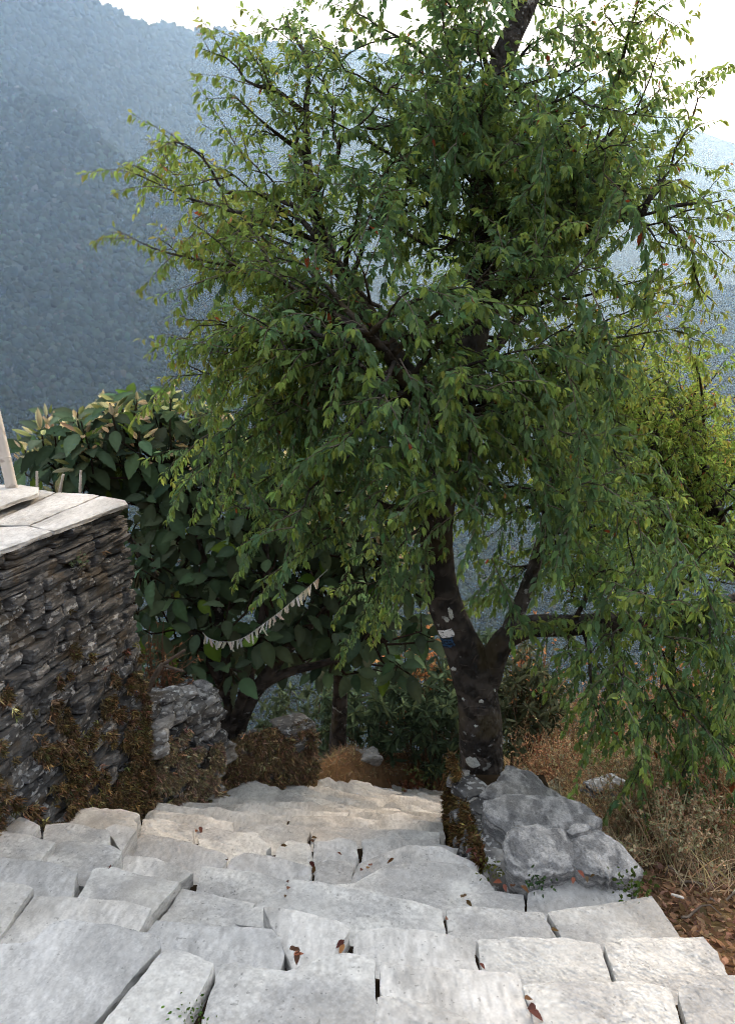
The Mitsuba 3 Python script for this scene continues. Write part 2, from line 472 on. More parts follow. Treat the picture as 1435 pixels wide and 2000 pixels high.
def ground_sheet():
    a = np.r_[np.arange(-10, 12.01, 0.2)]
    gx = np.r_[-5800, -3800, -2000, -1000, -500, -250, -120, -60, -35, -22, -15, a, 16, 24, 38, 65, 130, 260, 520, 1000, 2000, 3800, 5800]
    gy = np.r_[-280, -160, -90, -50, -30, -20, -14, np.arange(-10, 14.01, 0.2), 16, 19, 24, 32, 45, 70, 110, 180, 290, 409, 560, 709, 1200, 2200, 3600, 6500]
    X, Y = np.meshgrid(gx, gy)
    Z = ground_z(X, Y)
    n, m = X.shape
    i = (np.arange(n - 1)[:, None] * m + np.arange(m - 1)[None]).ravel()
    f = np.vstack([np.c_[i, i + 1, i + m + 1], np.c_[i, i + m + 1, i + m]])
    return np.c_[X.ravel(), Y.ravel(), Z.ravel()], f


put('ground', ground_sheet(), 'mat_ground', smooth=True, label='brown earth slope under the steps running down into the valley', kind='structure')


def hill(crest, foot, ns, nt, amp, scale, seed, back=500.0):
    """A hillside hung between a crest line and a foot line, each a list of (px, py, distance)."""
    c, g = np.array(crest, float), np.array(foot, float)
    s = np.linspace(c[0, 0], c[-1, 0], ns)
    C = np.stack([at(x, y, Y) for x, y, Y in zip(s, np.interp(s, c[:, 0], c[:, 1]), np.interp(s, c[:, 0], c[:, 2]))])
    G = np.stack([at(x, y, Y) for x, y, Y in zip(s, np.interp(s, g[:, 0], g[:, 1]), np.interp(s, g[:, 0], g[:, 2]))])
    t = np.linspace(0, 1, nt)
    P = C[:, None] * (1 - t)[None, :, None] + G[:, None] * t[None, :, None]
    q = P / scale
    gul = meshkit.fbm(np.stack([q[..., 0], q[..., 1] * 0.35, q[..., 2] * 0.15], -1) + 70, 5, seed)
    P[..., 2] += amp * (gul - 0.5) * 2 * np.clip(0.12 + t * 2.2, 0, 1)[None]
    P[..., 1] += amp * 1.2 * (meshkit.fbm(q * 0.8 + 20, 4, seed + 3) - 0.5) * np.clip(t * 3, 0, 1)[None]
    B = P[:, :1] + np.array([0, back, -back * 0.6])
    P = np.concatenate([B, P], 1)
    n, m = P.shape[:2]
    i = (np.arange(n - 1)[:, None] * m + np.arange(m - 1)[None]).ravel()
    f = np.vstack([np.c_[i, i + 1, i + m + 1], np.c_[i, i + m + 1, i + m]])
    return P, (P.reshape(-1, 3), f)


CREST_A = [(-500, 20, 1500), (-200, 110, 1500), (0, 165, 1450), (60, 183, 1420), (130, 205, 1380), (200, 275, 1330), (240, 312, 1300), (330, 362, 1250), (420, 432, 1200), (520, 525, 1150),
           (650, 640, 1080), (760, 740, 1040), (860, 770, 1100), (1000, 715, 1250), (1200, 630, 1450), (1435, 560, 1650), (1700, 480, 1800), (2000, 420, 1900)]
FOOT_A = [(-500, 1500, 600), (700, 1500, 620), (2000, 1500, 700)]
CREST_B = [(-500, -160, 3000), (-100, -70, 2950), (120, -12, 2900), (200, 5, 2850), (262, 42, 2850), (300, 52, 2850), (345, 54, 2850), (372, 66, 2850), (400, 60, 2900), (440, 62, 2900), (500, 76, 2900),
           (600, 92, 2950), (800, 112, 3000), (1000, 122, 3100), (1150, 142, 3200), (1250, 175, 3200), (1290, 205, 3200), (1330, 238, 3200), (1380, 262, 3200), (1435, 282, 3200), (1700, 340, 3200), (2000, 400, 3200)]
FOOT_B = [(-500, 1000, 1500), (700, 1000, 1500), (2000, 1000, 1900)]
PA, mesh_a = hill(CREST_A, FOOT_A, 240, 130, 55, 260, 4)
CREST_B = [(x, y, Y * np.interp(x, [0, 350, 1435], [0.60, 0.85, 1.25])) for x, y, Y in CREST_B]
FOOT_B = [(x, y, Y * 1.0) for x, y, Y in FOOT_B]
PB, mesh_b = hill(CREST_B, FOOT_B, 420, 220, 150, 330, 9, back=900)
put('hillside', mesh_a, 'mat_hill', smooth=True, label='dark wooded spur across the valley', kind='structure')
put('mountain', mesh_b, 'mat_hill', smooth=True, label='pale hazy ridge behind the nearer spur', kind='structure')


def forest(P, n, size, seed, sub, dv, dry_part, right=1525):
    r = rng(seed)
    Q = P[:, 1:]
    u, w = r.uniform(0, Q.shape[0] - 1.001, n * 4), r.uniform(0, Q.shape[1] - 1.001, n * 4)
    i, j = u.astype(int), w.astype(int)
    a, b = (u - i)[:, None], (w - j)[:, None]
    pos = (Q[i, j] * (1 - a) + Q[i + 1, j] * a) * (1 - b) + (Q[i, j + 1] * (1 - a) + Q[i + 1, j + 1] * a) * b
    px, py, dep = to_px(pos)
    keep = (px > -90) & (px < right) & (py > -120) & (py < 1520)
    pos = pos[keep][:n]
    base = trimesh.creation.icosphere(subdivisions=sub) if sub >= 0 else trimesh.creation.icosahedron()
    if sub < 0:
        base = trimesh.Trimesh([[1, 0, 0], [-1, 0, 0], [0, 1, 0], [0, -1, 0], [0, 0, 1], [0, 0, -1]],
                               [[0, 2, 4], [2, 1, 4], [1, 3, 4], [3, 0, 4], [2, 0, 5], [1, 2, 5], [3, 1, 5], [0, 3, 5]])
    v, f = np.array(base.vertices), np.array(base.faces)
    m = len(pos)
    far = np.clip(np.linalg.norm(pos, axis=1) / 1200, 0.85, 2.4)
    sc = size * far * np.exp(r.normal(0, 0.26, m))
    ang = r.uniform(0, 2 * np.pi, m)
    ca, sa = np.cos(ang), np.sin(ang)
    k = 1 + r.normal(0, 0.16, (m, len(v)))
    q = v[None] * k[..., None]
    x = q[..., 0] * ca[:, None] - q[..., 1] * sa[:, None]
    y = q[..., 0] * sa[:, None] + q[..., 1] * ca[:, None]
    V = np.stack([x, y, q[..., 2] * r.uniform(0.8, 1.3, m)[:, None]], -1) * sc[:, None, None] + pos[:, None] + (np.array([[0, 0, 0.5]]) * (size * far)[:, None])[:, None]
    tone = meshkit.fbm(pos / 160 + 30, 3, 2)
    col = vary(r, (0.027, 0.036, 0.026), m, dv, dv * 0.3) * (0.55 + 0.9 * tone[:, None])
    dry = r.random(m) < dry_part
    col[dry] = vary(r, (0.055, 0.050, 0.040), dry.sum(), 0.2)
    C = np.repeat(col[:, None], len(v), 1)
    return flat(V, f[None] + (np.arange(m) * len(v))[:, None, None], C)


m, c = forest(PA, 40000, 4.4, 21, 0, 0.24, 0.03)
put('hillside_forest', m, 'mat_forest', smooth=True, color=c, label='dense dark forest covering the nearer spur', cat='forest', kind='stuff')
m, c = forest(PB, 15000, 4.0, 22, 0, 0.10, 0.0, right=620)
put('mountain_forest', m, 'mat_forest', smooth=True, color=c, label='hazy forest covering the far ridge at the left', cat='forest', kind='stuff')

# ------------------------------------------------------------------ the stone steps
ZROW = lambda n: -1.65 - 0.16 * n
# row, height added, far edge from left to right (pixels on the tread's plane), near right, near left, material
SL = [
    (0, 0, [(738, 1946), (780, 1948), (870, 1970), (945, 2004)], (960, 2120), (730, 2120), 's'),
    (0, 0, [(948, 2006), (1050, 2030), (1200, 2050)], (1230, 2140), (965, 2140), 'w'),
    (1, 0.02, [(-60, 1842), (0, 1838), (58, 1832), (104, 1796), (135, 1788), (230, 1802), (308, 1822), (314, 1844)], (150, 2030), (-260, 2030), 'b'),
    (1, 0, [(324, 1847), (372, 1858), (420, 1876)], (340, 2030), (172, 2030), 's'),
    (1, 0, [(434, 1878), (460, 1876), (505, 1886), (560, 1894), (600, 1876), (640, 1866), (682, 1858), (732, 1872)], (735, 2060), (378, 2060), 's'),
    (1, 0, [(744, 1876), (830, 1884), (930, 1894), (1010, 1899)], (1046, 2020), (742, 2020), 'w'),
    (1, 0, [(1024, 1922), (1060, 1917), (1150, 1912), (1240, 1913), (1308, 1931)], (1336, 2020), (1052, 2020), 's'),
    (1, 0, [(1322, 1927), (1380, 1908), (1435, 1903), (1530, 1896)], (1600, 2020), (1350, 2020), 's'),
    (2, 0.03, [(-120, 1734), (0, 1722), (40, 1727), (62, 1736)], (-8, 1834), (-190, 1834), 's'),
    (2, 0.01, [(68, 1748), (156, 1752), (240, 1761), (298, 1772)], (272, 1818), (0, 1836), 'w'),
    (2, 0, [(304, 1798), (400, 1805), (480, 1808), (530, 1813), (562, 1832)], (550, 1890), (284, 1825), 'b'),
    (2, 0, [(514, 1766), (600, 1782), (660, 1794), (684, 1814)], (655, 1866), (572, 1892), 'w'),
    (2, 0, [(696, 1817), (750, 1808), (830, 1814), (885, 1826), (922, 1846)], (936, 1898), (690, 1872), 'w'),
    (2, 0, [(930, 1832), (1000, 1829), (1100, 1832), (1168, 1844)], (1194, 1914), (944, 1898), 's'),
    (2, 0, [(1178, 1843), (1215, 1831), (1330, 1828), (1374, 1826), (1400, 1858)], (1424, 1908), (1204, 1914), 's'),
    (3, 0.06, [(-90, 1668), (0, 1674), (60, 1678), (100, 1683), (152, 1698)], (138, 1753), (-100, 1735), 'b'),
    (3, 0.03, [(172, 1715), (182, 1694), (225, 1690), (282, 1708), (350, 1722)], (304, 1776), (148, 1755), 's'),
    (3, 0, [(356, 1735), (430, 1748), (496, 1764)], (478, 1808), (310, 1800), 's'),
    (3, 0, [(575, 1716), (640, 1724), (700, 1735), (820, 1760), (862, 1774)], (868, 1824), (505, 1768), 's'),
    (3, 0, [(872, 1773), (905, 1768), (980, 1774), (1060, 1780)], (1088, 1834), (874, 1824), 's'),
    (3, 0, [(1070, 1779), (1120, 1770), (1190, 1760), (1272, 1747)], (1328, 1830), (1100, 1834), 's'),
    (4, 0.14, [(-70, 1620), (0, 1622), (60, 1630), (108, 1641)], (78, 1681), (-90, 1672), 's'),
    (4, 0.10, [(118, 1643), (150, 1638), (210, 1646), (238, 1662)], (217, 1694), (92, 1682), 's'),
    (4, 0.02, [(246, 1668), (300, 1672), (380, 1702)], (350, 1724), (226, 1694), 'w'),
    (4, 0.0, [(396, 1690), (450, 1696), (510, 1704), (564, 1719)], (546, 1770), (382, 1742), 's'),
    (4, 0.0, [(692, 1722), (740, 1694), (800, 1682), (850, 1679), (905, 1690), (945, 1712), (964, 1736)], (962, 1776), (640, 1726), 's'),
    (4, 0.0, [(908, 1744), (960, 1740), (1024, 1744)], (1026, 1776), (906, 1772), 's'),
    (4, 0.01, [(1032, 1740), (1060, 1722), (1110, 1716), (1180, 1718), (1232, 1744)], (1228, 1762), (1030, 1780), 'b'),
    (5, 0.24, [(-60, 1592), (0, 1592), (50, 1597), (78, 1611)], (62, 1633), (-80, 1622), 'b'),
    (5, 0.20, [(88, 1606), (130, 1602), (170, 1609), (212, 1622)], (214, 1650), (84, 1636), 's'),
    (5, 0.15, [(206, 1616), (224, 1607), (268, 1617)], (246, 1650), (220, 1638), 'c'),
    (5, 0.03, [(254, 1645), (290, 1626), (360, 1640), (440, 1664), (445, 1674)], (430, 1700), (240, 1680), 'b'),
    (5, 0.0, [(452, 1676), (480, 1666), (540, 1671), (608, 1692)], (605, 1724), (438, 1700), 'b'),
    (5, 0.0, [(618, 1690), (640, 1678), (690, 1684)], (684, 1722), (612, 1722), 's'),
    (5, 0.0, [(700, 1686), (745, 1666), (800, 1648), (860, 1652), (915, 1676), (935, 1690)], (930, 1712), (690, 1712), 'b'),
    (6, 0.18, [(122, 1583), (160, 1576), (215, 1578), (272, 1590)], (262, 1620), (100, 1612), 's'),
    (6, 0.06, [(280, 1598), (330, 1600), (376, 1612)], (372, 1650), (262, 1636), 's'),
    (6, 0.0, [(384, 1624), (420, 1616), (500, 1628), (530, 1652)], (520, 1674), (386, 1650), 's'),
    (6, 0.0, [(536, 1655), (560, 1640), (606, 1645)], (610, 1680), (530, 1680), 's'),
    (6, 0.0, [(612, 1640), (660, 1634), (698, 1640)], (694, 1684), (614, 1684), 'b'),
    (6, 0.0, [(704, 1640), (760, 1632), (830, 1640), (896, 1656)], (890, 1680), (704, 1680), 'b'),
    (7, 0.0, [(290, 1580), (360, 1590), (456, 1608)], (450, 1632), (280, 1606), 'w'),
    (7, 0.0, [(462, 1610), (540, 1608), (606, 1616)], (604, 1646), (462, 1640), 's'),
    (7, 0.0, [(612, 1616), (700, 1612), (780, 1616), (860, 1626)], (860, 1650), (612, 1646), 's'),
    (8, 0.0, [(300, 1568), (380, 1578), (480, 1586), (560, 1590)], (556, 1622), (290, 1600), 'c2'),
    (8, 0.0, [(566, 1590), (640, 1593), (720, 1596), (800, 1600), (866, 1604)], (866, 1630), (562, 1624), 'c2'),
    (9, 0.0, [(330, 1560), (420, 1566), (560, 1578), (680, 1584)], (676, 1604), (318, 1590), 'c2'),
    (9, 0.0, [(686, 1584), (760, 1588), (870, 1594)], (870, 1614), (682, 1606), 'c2'),
    (10, 0.0, [(360, 1552), (448, 1556), (560, 1569), (700, 1579), (800, 1585), (872, 1588)], (870, 1602), (350, 1580), 'c2'),
]
MATS = {'s': 'mat_slab', 'b': 'mat_slab_blue', 'w': 'mat_slab_warm', 'c': 'mat_cap', 'c2': 'mat_slab_warm'}
steps = tag(numbered('stone_steps'), 'worn grey stone steps leading down and bending right behind the tree trunk', kind='structure')
R = rng(3)
ROWS = []
for i, (n, dz, far, nr, nl, mt) in enumerate(SL):
    z = ZROW(n) + dz + R.normal(0, 0.006)
    F = np.array([atz(x, y, z)[:2] for x, y in far])
    a, b = atz(*nr, z)[:2], atz(*nl, z)[:2]
    back = 0.13 if n > 0 else 0.25
    a = a + unit(a - F[-1]) * back
    b = b + unit(b - F[0]) * back
    poly = np.vstack([F, a, b])
    ROWS.append((n, poly, z))
    poly = np.array(shapely.Polygon(poly).buffer(0.001).exterior.coords)[:-1] if shapely.Polygon(poly).is_valid else poly
    put('slab', slab_mesh(poly, z, 0.17 if n < 9 else 0.2, 100 + i, tilt=(R.normal(0, 0.008), R.normal(0, 0.008) - 0.01), rough=0.009 if n < 7 else 0.028, step=0.024 if n < 5 else 0.035, jag=0.005 if n < 6 else 0.014),
        MATS[mt], steps, smooth=40)
beds = []
for n_ in range(11):
    row = shapely.union_all([shapely.Polygon(p_).buffer(0) for m_, p_, z_ in ROWS if m_ == n_]).buffer(0.04).buffer(-0.045)
    zs = min(z_ for m_, p_, z_ in ROWS if m_ == n_)
    for g_ in getattr(row, 'geoms', [row]):
        beds.append(slab_mesh(np.array(g_.exterior.coords)[:-1], zs - 0.045, 0.12, 50 + n_, rough=0.02, edge=0.01, step=0.05, jag=0.003))
put('joint_soil', join(beds), 'mat_soil', steps, smooth=40, kind='stuff')
FAN = [  # the lower flight that turns right: far edge of each step
    [(440, 1552), (470, 1530), (492, 1523), (560, 1546), (640, 1566), (770, 1590), (870, 1606)],
    [(500, 1526), (535, 1519), (600, 1536), (700, 1562), (812, 1587), (880, 1602)],
    [(560, 1524), (592, 1518), (660, 1536), (740, 1557), (824, 1581), (890, 1598)],
    [(616, 1524), (640, 1517), (700, 1536), (770, 1554), (830, 1573), (890, 1588)],
    [(660, 1528), (684, 1521), (740, 1538), (800, 1554), (842, 1566), (890, 1578)],
    [(704, 1532), (726, 1525), (780, 1540), (850, 1558), (900, 1570)],
    [(744, 1534), (765, 1528), (810, 1540), (856, 1551), (905, 1563)],
    [(782, 1535), (800, 1529), (840, 1539), (868, 1547), (910, 1558)],
    [(816, 1535), (832, 1530), (880, 1542), (915, 1551)],
]
for i, far in enumerate(FAN):
    z = -3.40 - 0.15 * i
    F = np.array([atz(x, y, z)[:2] for x, y in far])
    d = unit(F[-1] - F[1])
    bk = np.array([-d[1], d[0]])
    bk = bk if bk[0] < 0 else -bk
    bk = np.array([-0.75, -0.66])
    poly = np.vstack([F, F[-1] + bk * 0.42, F[0] + bk * 0.42])
    cut = 0.45 + 0.2 * R.random()
    P0, P1 = F[0] * (1 - cut) + F[-1] * cut, None
    pg = shapely.Polygon(poly).buffer(0)
    line = shapely.LineString([P0 - bk * 2, P0 + bk * 2])
    for piece in shapely.ops.split(pg, line).geoms if hasattr(shapely, 'ops') else [pg]:
        if piece.area > 0.02:
            put('slab', slab_mesh(np.array(piece.buffer(-0.006).exterior.coords)[:-1], z + R.normal(0, 0.012), 0.22, 400 + 2 * i + len(scene) % 7, tilt=(R.normal(0, 0.05), R.normal(0, 0.05)), rough=0.035, step=0.035, jag=0.016),
                'mat_slab_warm' if R.random() < 0.6 else 'mat_slab', steps, smooth=40)

# ------------------------------------------------------------------ the tall stone wall on the left
W0, WD = np.array([-1.49, 4.50]), unit(np.array([-0.222, -1.155]))      # far corner of its face, and the way the face runs towards us
WN = np.array([-WD[1], WD[0]])                                            # out of the face (to the right)
WN = WN if WN[0] > 0 else -WN
ZC = -0.89


def wall_pt(s, z, out=0.0):
    xy = W0 + WD * s + WN * (out + 0.03 * (ZC - z) / 2)
    return np.array([xy[0], xy[1], z])


WROT = np.array([[WD[0], -WN[0], 0], [WD[1], -WN[1], 0], [0, 0, 1.0]])   # columns: along, inwards, up
tall_wall = thing('stone_wall', 'tall dry stone wall with pale slabs on top, left of the steps', 'wall')
b = trimesh.creation.box((2.9, 1.5, 2.4))
v = np.array(b.vertices) @ np.diag([1, 1, 1.0])
core = (v + [1.45 + 0.10, 0.75 + 0.16, 0]) @ WROT.T + [W0[0], W0[1], ZC - 0.12 - 1.2]
put('rubble_core', (core, b.faces), 'mat_soil', tall_wall)
R = rng(5)
z, row, nst = ZC - 0.024, 0, 0
while z > -3.25:
    h = R.uniform(0.03, 0.055) if row < 5 else R.uniform(0.038, 0.085)
    s = -0.02 + R.uniform(-0.03, 0.03)
    while s < 1.5:
        wl = R.uniform(0.25, 0.5) if row < 5 else R.choice([R.uniform(0.09, 0.18), R.uniform(0.18, 0.36)])
        zc = z - h / 2
        if nst < 300:
            dp = R.uniform(0.26, 0.36) if s < 0.1 else R.uniform(0.2, 0.28)
            p, f = rubble((wl * 0.985, dp, h * 0.95), 1000 + nst, k=16, amp=0.08, fine=True, strata=0.10, skew=0.05)
            p = p @ rot([0, 1, 0], R.normal(0, 2.5 if row > 4 else 1.0)).T @ rot([0, 0, 1], R.normal(0, 6)).T
            c0 = wall_pt(s + wl / 2, zc + R.normal(0, 0.004), R.normal(0, 0.012) - dp / 2 + 0.02)
            mt = 'mat_wall_dark' if row < 5 or R.random() < 0.35 else ('mat_wall' if R.random() < 0.8 else 'mat_wall_pale')
            put('stone', (p @ WROT.T + c0, f), mt, tall_wall, smooth=22)
            nst += 1
        s += wl
    z -= h
    row += 1
CAPS = [  # pale slabs of the top: outline in pixels, height added
    ([(104, 1034), (250, 983), (243, 976), (196, 968), (60, 1024)], 0.0),
    ([(57, 1023), (193, 967), (150, 962), (112, 962), (-30, 1024), (-30, 1022)], 0.0),
    ([(-160, 1010), (-36, 1022), (108, 961), (76, 956), (-60, 975)], -0.005),
    ([(-140, 1120), (56, 1054), (100, 1036), (52, 1027), (-40, 1030), (-190, 1060)], 0.0),
    ([(-140, 995), (-10, 990), (72, 962), (76, 951), (40, 946), (-80, 946)], 0.055),
    ([(-300, 1190), (-150, 1124), (-200, 1064), (-420, 1120)], 0.0),
]
for i, (pg, dz) in enumerate(CAPS):
    z = ZC + dz
    put('cap_slab', slab_mesh(np.array([atz(x, y, z)[:2] for x, y in pg]), z, 0.022, 600 + i, rough=0.004, edge=0.005, step=0.035, jag=0.004, tilt=(0, 0.006)), 'mat_cap', tall_wall, smooth=40)


def moss_tufts(points, normals, seed, size=0.03, blades=7, base=(0.085, 0.052, 0.022), spread=0.6):
    """Hanging tufts of dry moss: thin blades in bunches. One block (vertices, triangles, colours)."""
    r = rng(seed)
    n = len(points)
    points = points + normals * (0.055 * meshkit.fbm(points * 14 + 3, 2, seed))[:, None]
    p = np.repeat(points, blades, 0) + r.normal(0, size * 0.35, (n * blades, 3))
    d = unit(np.repeat(normals, blades, 0) * 0.8 + [0, 0, -0.45] + r.normal(0, spread * 1.3, (n * blades, 3)))
    L = size * r.uniform(0.5, 1.6, n * blades)
    w = unit(np.cross(d, r.normal(0, 1, d.shape))) * (L * r.uniform(0.08, 0.2, n * blades))[:, None]
    V = np.stack([p - w, p + w, p + d * L[:, None] + w * 0.7, p + d * L[:, None] * 1.5 + [0, 0, -0.003]], 1)
    F = np.array([[0, 1, 2], [0, 2, 3]])[None] + (np.arange(len(p)) * 4)[:, None, None]
    tone = np.repeat(vary(r, base, n, 0.55, 0.14), blades, 0) * np.exp(r.normal(0, 0.35, (n * blades, 1)))
    C = np.repeat(tone[:, None], 4, 1)
    return flat(V, F, C)


def moss_on(face_fn, n, seed, ok, normal, **kw):
    r = rng(seed)
    uv = r.uniform(0, 1, (n * 6, 2))
    pts = np.array([face_fn(a, b) for a, b in uv])
    keep = ok(pts, uv)
    pts = pts[keep][:n]
    return moss_tufts(pts, np.repeat([normal], len(pts), 0), seed + 1, **kw)


def tall_ok(pts, uv):
    m = meshkit.fbm(pts * np.array([3.2, 3.2, 2.2]) + 10, 3, 3)
    low = np.clip((ZC - 0.35 - pts[:, 2]) / 1.3, 0, 1)
    f_ = meshkit.fbm(pts * np.array([13, 13, 9.0]) + 10, 2, 5)
    return m * 0.5 + f_ * 0.5 + 0.20 * low - 0.10 > 0.56


W3 = np.array([WN[0], WN[1], 0])
m, c = moss_on(lambda a, b: wall_pt(a * 1.6, ZC - 0.2 - b * 2.1, 0.03), 6500, 31, tall_ok, W3, size=0.017, blades=13, base=(0.095, 0.068, 0.036))
put('moss', m, 'mat_moss', tall_wall, color=c, kind='stuff', label='brown dry moss hanging on the stones')

# ------------------------------------------------------------------ the low wall beyond it
low_wall = thing('low_stone_wall', 'low mossy dry stone wall with loose stones on top, beyond the tall wall', 'wall')
L0, L1 = np.array([-1.58, 4.42]), np.array([-1.13, 5.14])
LD = unit(L1 - L0)
LN = np.array([LD[1], -LD[0]])
LROT = np.array([[LD[0], -LN[0], 0], [LD[1], -LN[1], 0], [0, 0, 1.0]])
LL = float(np.linalg.norm(L1 - L0))


def low_top(s):
    return -2.24 - 0.27 * np.clip(s / LL, 0, 1)


def low_pt(s, z, out=0.0):
    xy = L0 + LD * s + LN * out
    return np.array([xy[0], xy[1], z])


b = trimesh.creation.box((LL - 0.1, 0.5, 1.1))
put('rubble_core', ((np.array(b.vertices) + [LL / 2 - 0.02, 0.25 + 0.1, 0]) @ LROT.T + [L0[0], L0[1], -3.2], b.faces), 'mat_soil', low_wall)
R = rng(8)
z = -3.42
k = 0
while z < -2.2:
    h = R.uniform(0.06, 0.11)
    s = -0.05
    while s < LL:
        wl = R.uniform(0.10, 0.26)
        if z + h * 0.5 < low_top(s + wl / 2) + 0.03:
            dp = R.uniform(0.2, 0.32)
            p, f = rubble((wl * 1.04, dp, h * 1.1), 3000 + k, k=7, amp=0.2, strata=0.3)
            p = p @ rot([0, 1, 0], R.normal(0, 7)).T @ rot([0, 0, 1], R.normal(0, 8)).T
            put('stone', (p @ LROT.T + low_pt(s + wl / 2, z + h / 2, R.normal(0, 0.02) - dp / 2 + 0.02), f), 'mat_wall' if R.random() < 0.75 else 'mat_wall_pale', low_wall, smooth=40)
            k += 1
        s += wl
    z += h
for (px, py, Y, sx, sy, sz, yaw, pit) in [(322, 1362, 4.95, .26, .2, .05, 30, 8), (352, 1356, 5.05, .24, .2, .05, 20, 6), (385, 1352, 5.2, .22, .18, .06, 50, 28), (398, 1372, 5.1, .16, .16, .05, 40, 20),
                                           (300, 1392, 4.72, .22, .22, .06, 35, 12), (318, 1385, 4.75, .14, .16, .06, 10, 0), (305, 1412, 4.66, .2, .2, .09, 60, 10), (300, 1436, 4.6, .2, .22, .09, 20, 16),
                                           (345, 1382, 4.9, .16, .18, .07, 70, 10), (372, 1378, 5.02, .18, .16, .06, 15, 10), (296, 1462, 4.56, .22, .2, .10, 50, -6), (335, 1400, 4.8, .2, .16, .08, 30, 14)]:
    p, f = rubble((sx, sy, sz), 3300 + k, k=4, amp=0.18, fine=True)
    p = p @ rot([0, 1, 0], -pit).T @ rot([0, 0, 1], yaw).T
    put('top_stone', (p + at(px, py, Y), f), 'mat_wall_pale' if k % 3 else 'mat_boulder', low_wall, smooth=40)
    k += 1
m, c = moss_on(lambda a, b: low_pt(a * LL, -3.4 + b * (low_top(a * LL) + 3.35), 0.03), 5200, 33, lambda p, uv: meshkit.fbm(p * 10 + 10, 3, 4) - 0.28 * np.clip((uv[:, 1] - 0.55) * 2.2, 0, 1) > 0.46,
               np.array([LN[0], LN[1], 0]), size=0.021, blades=12, base=(0.20, 0.155, 0.10))
put('moss', m, 'mat_moss', low_wall, color=c, kind='stuff', label='shaggy tan and brown moss over the stones')

# the moss-grown kerb wall lower down, ending in a squared block
kerb = thing('mossy_kerb_wall', 'low moss covered kerb wall ending in a squared stone block beside the bend', 'wall')
K0, K1 = atz(436, 1524, -3.38)[:2], atz(612, 1524, -3.62)[:2]
KD = unit(K1 - K0)
KN = np.array([KD[1], -KD[0]])
KL = float(np.linalg.norm(K1 - K0))
KROT = np.array([[KD[0], -KN[0], 0], [KD[1], -KN[1], 0], [0, 0, 1.0]])
R = rng(14)
for zz in (-3.55, -3.42, -3.29, -3.17):
    s = -0.05
    while s < KL - 0.26:
        wl = R.uniform(0.12, 0.25)
        p, f = rubble((wl * 1.05, 0.3, 0.15), 3600 + k, k=4, amp=0.2)
        xy = K0 + KD * (s + wl / 2) - KN * (0.13 + R.normal(0, 0.02))
        if zz < -3.2 or R.random() < 0.6:
            put('stone', (p @ KROT.T + [xy[0], xy[1], zz - 0.10 * s / KL + R.normal(0, 0.01)], f), 'mat_wall', kerb, smooth=40)
        k += 1
        s += wl
for q, (zz, hh) in enumerate([(-3.50, 0.2), (-3.32, 0.17), (-3.19, 0.12), (-3.10, 0.07)]):
    p, f = rubble((0.30, 0.30, hh * 1.06), 3700 + q, k=7, amp=0.10, fine=True, strata=0.25)
    xy = K0 + KD * (KL - 0.13) - KN * 0.1
    put('block', (p @ KROT.T + [xy[0], xy[1], zz - 0.02], f), 'mat_wall_pale' if q == 3 else 'mat_wall', kerb, smooth=40)
m, c = moss_on(lambda a, b: np.r_[K0 + KD * a * KL + KN * (0.03 - 0.2 * max(0, b - 0.8) * 4), -3.58 + min(b, 0.85) / 0.85 * 0.46], 4200, 35, lambda p, uv: meshkit.fbm(p * 9 + 10, 3, 4) > 0.46, np.array([KN[0], KN[1], 0.3]),
               size=0.028, blades=12, base=(0.17, 0.12, 0.07))
put('moss', m, 'mat_moss', kerb, color=c, kind='stuff', label='rust brown moss hanging over the kerb')

# ------------------------------------------------------------------ boulders round the foot of the tree
def boulder(name, label, outline, z, thick, seed, tilt=(0, 0), bulge=0.05, edge=0.03, mat='mat_boulder', group='boulders piled at the foot of the cherry tree', under=0.0, rough=0.02, crag=0.02):
    pg = np.array([atz(x, y, z)[:2] for x, y in outline])
    pg = np.array(shapely.Polygon(pg).buffer(-0.010).exterior.coords)[:-1]
    return put(name, slab_mesh(pg, z - bulge * 0.5, thick, seed, tilt=tilt, rough=rough, edge=edge, step=0.018, jag=0.014, bulge=bulge, under=under, crag=crag), mat, smooth=32, label=label, cat='boulder', group=group)


boulder('boulder', 'long dark slanting boulder touching the cherry trunk, farthest of the pile', [(965, 1520), (985, 1492), (1040, 1494), (1100, 1528), (1128, 1550), (1110, 1580), (1000, 1580), (930, 1560)], -2.58, 0.4, 701, tilt=(-0.20, 0.0), bulge=0.0)
boulder('boulder', 'broad grey flat topped boulder in the middle of the pile', [(942, 1595), (945, 1560), (985, 1545), (1080, 1548), (1145, 1560), (1178, 1588), (1172, 1612), (1110, 1625), (1050, 1630), (985, 1625)], -2.40, 0.3, 702, tilt=(-0.05, 0.03), bulge=0.0, edge=0.02)
boulder('boulder', 'rounded pale grey boulder at the front of the pile, nearest the steps', [(982, 1680), (975, 1640), (990, 1612), (1050, 1600), (1105, 1612), (1135, 1648), (1138, 1680), (1100, 1695), (1040, 1703), (1000, 1696)], -2.17, 0.3, 703, tilt=(-0.04, 0.06), bulge=0.015, edge=0.03, under=0.05)
boulder('boulder', 'flat pointed slab of rock at the right end of the pile', [(1105, 1640), (1120, 1622), (1168, 1605), (1210, 1632), (1262, 1685), (1270, 1695), (1235, 1705), (1190, 1716), (1140, 1708), (1112, 1690)], -2.19, 0.2, 704, tilt=(-0.10, -0.06), bulge=0.01, edge=0.015, under=0.04)
boulder('slate', 'small dark slate wedged between the boulders', [(1100, 1618), (1120, 1604), (1152, 1608), (1158, 1620), (1118, 1630)], -2.16, 0.05, 705, bulge=0.004, edge=0.008, group='', crag=0.0)
side = thing('rubble_footing', 'mossy rubble footing on the left side of the boulder pile', 'stones')
R = rng(17)
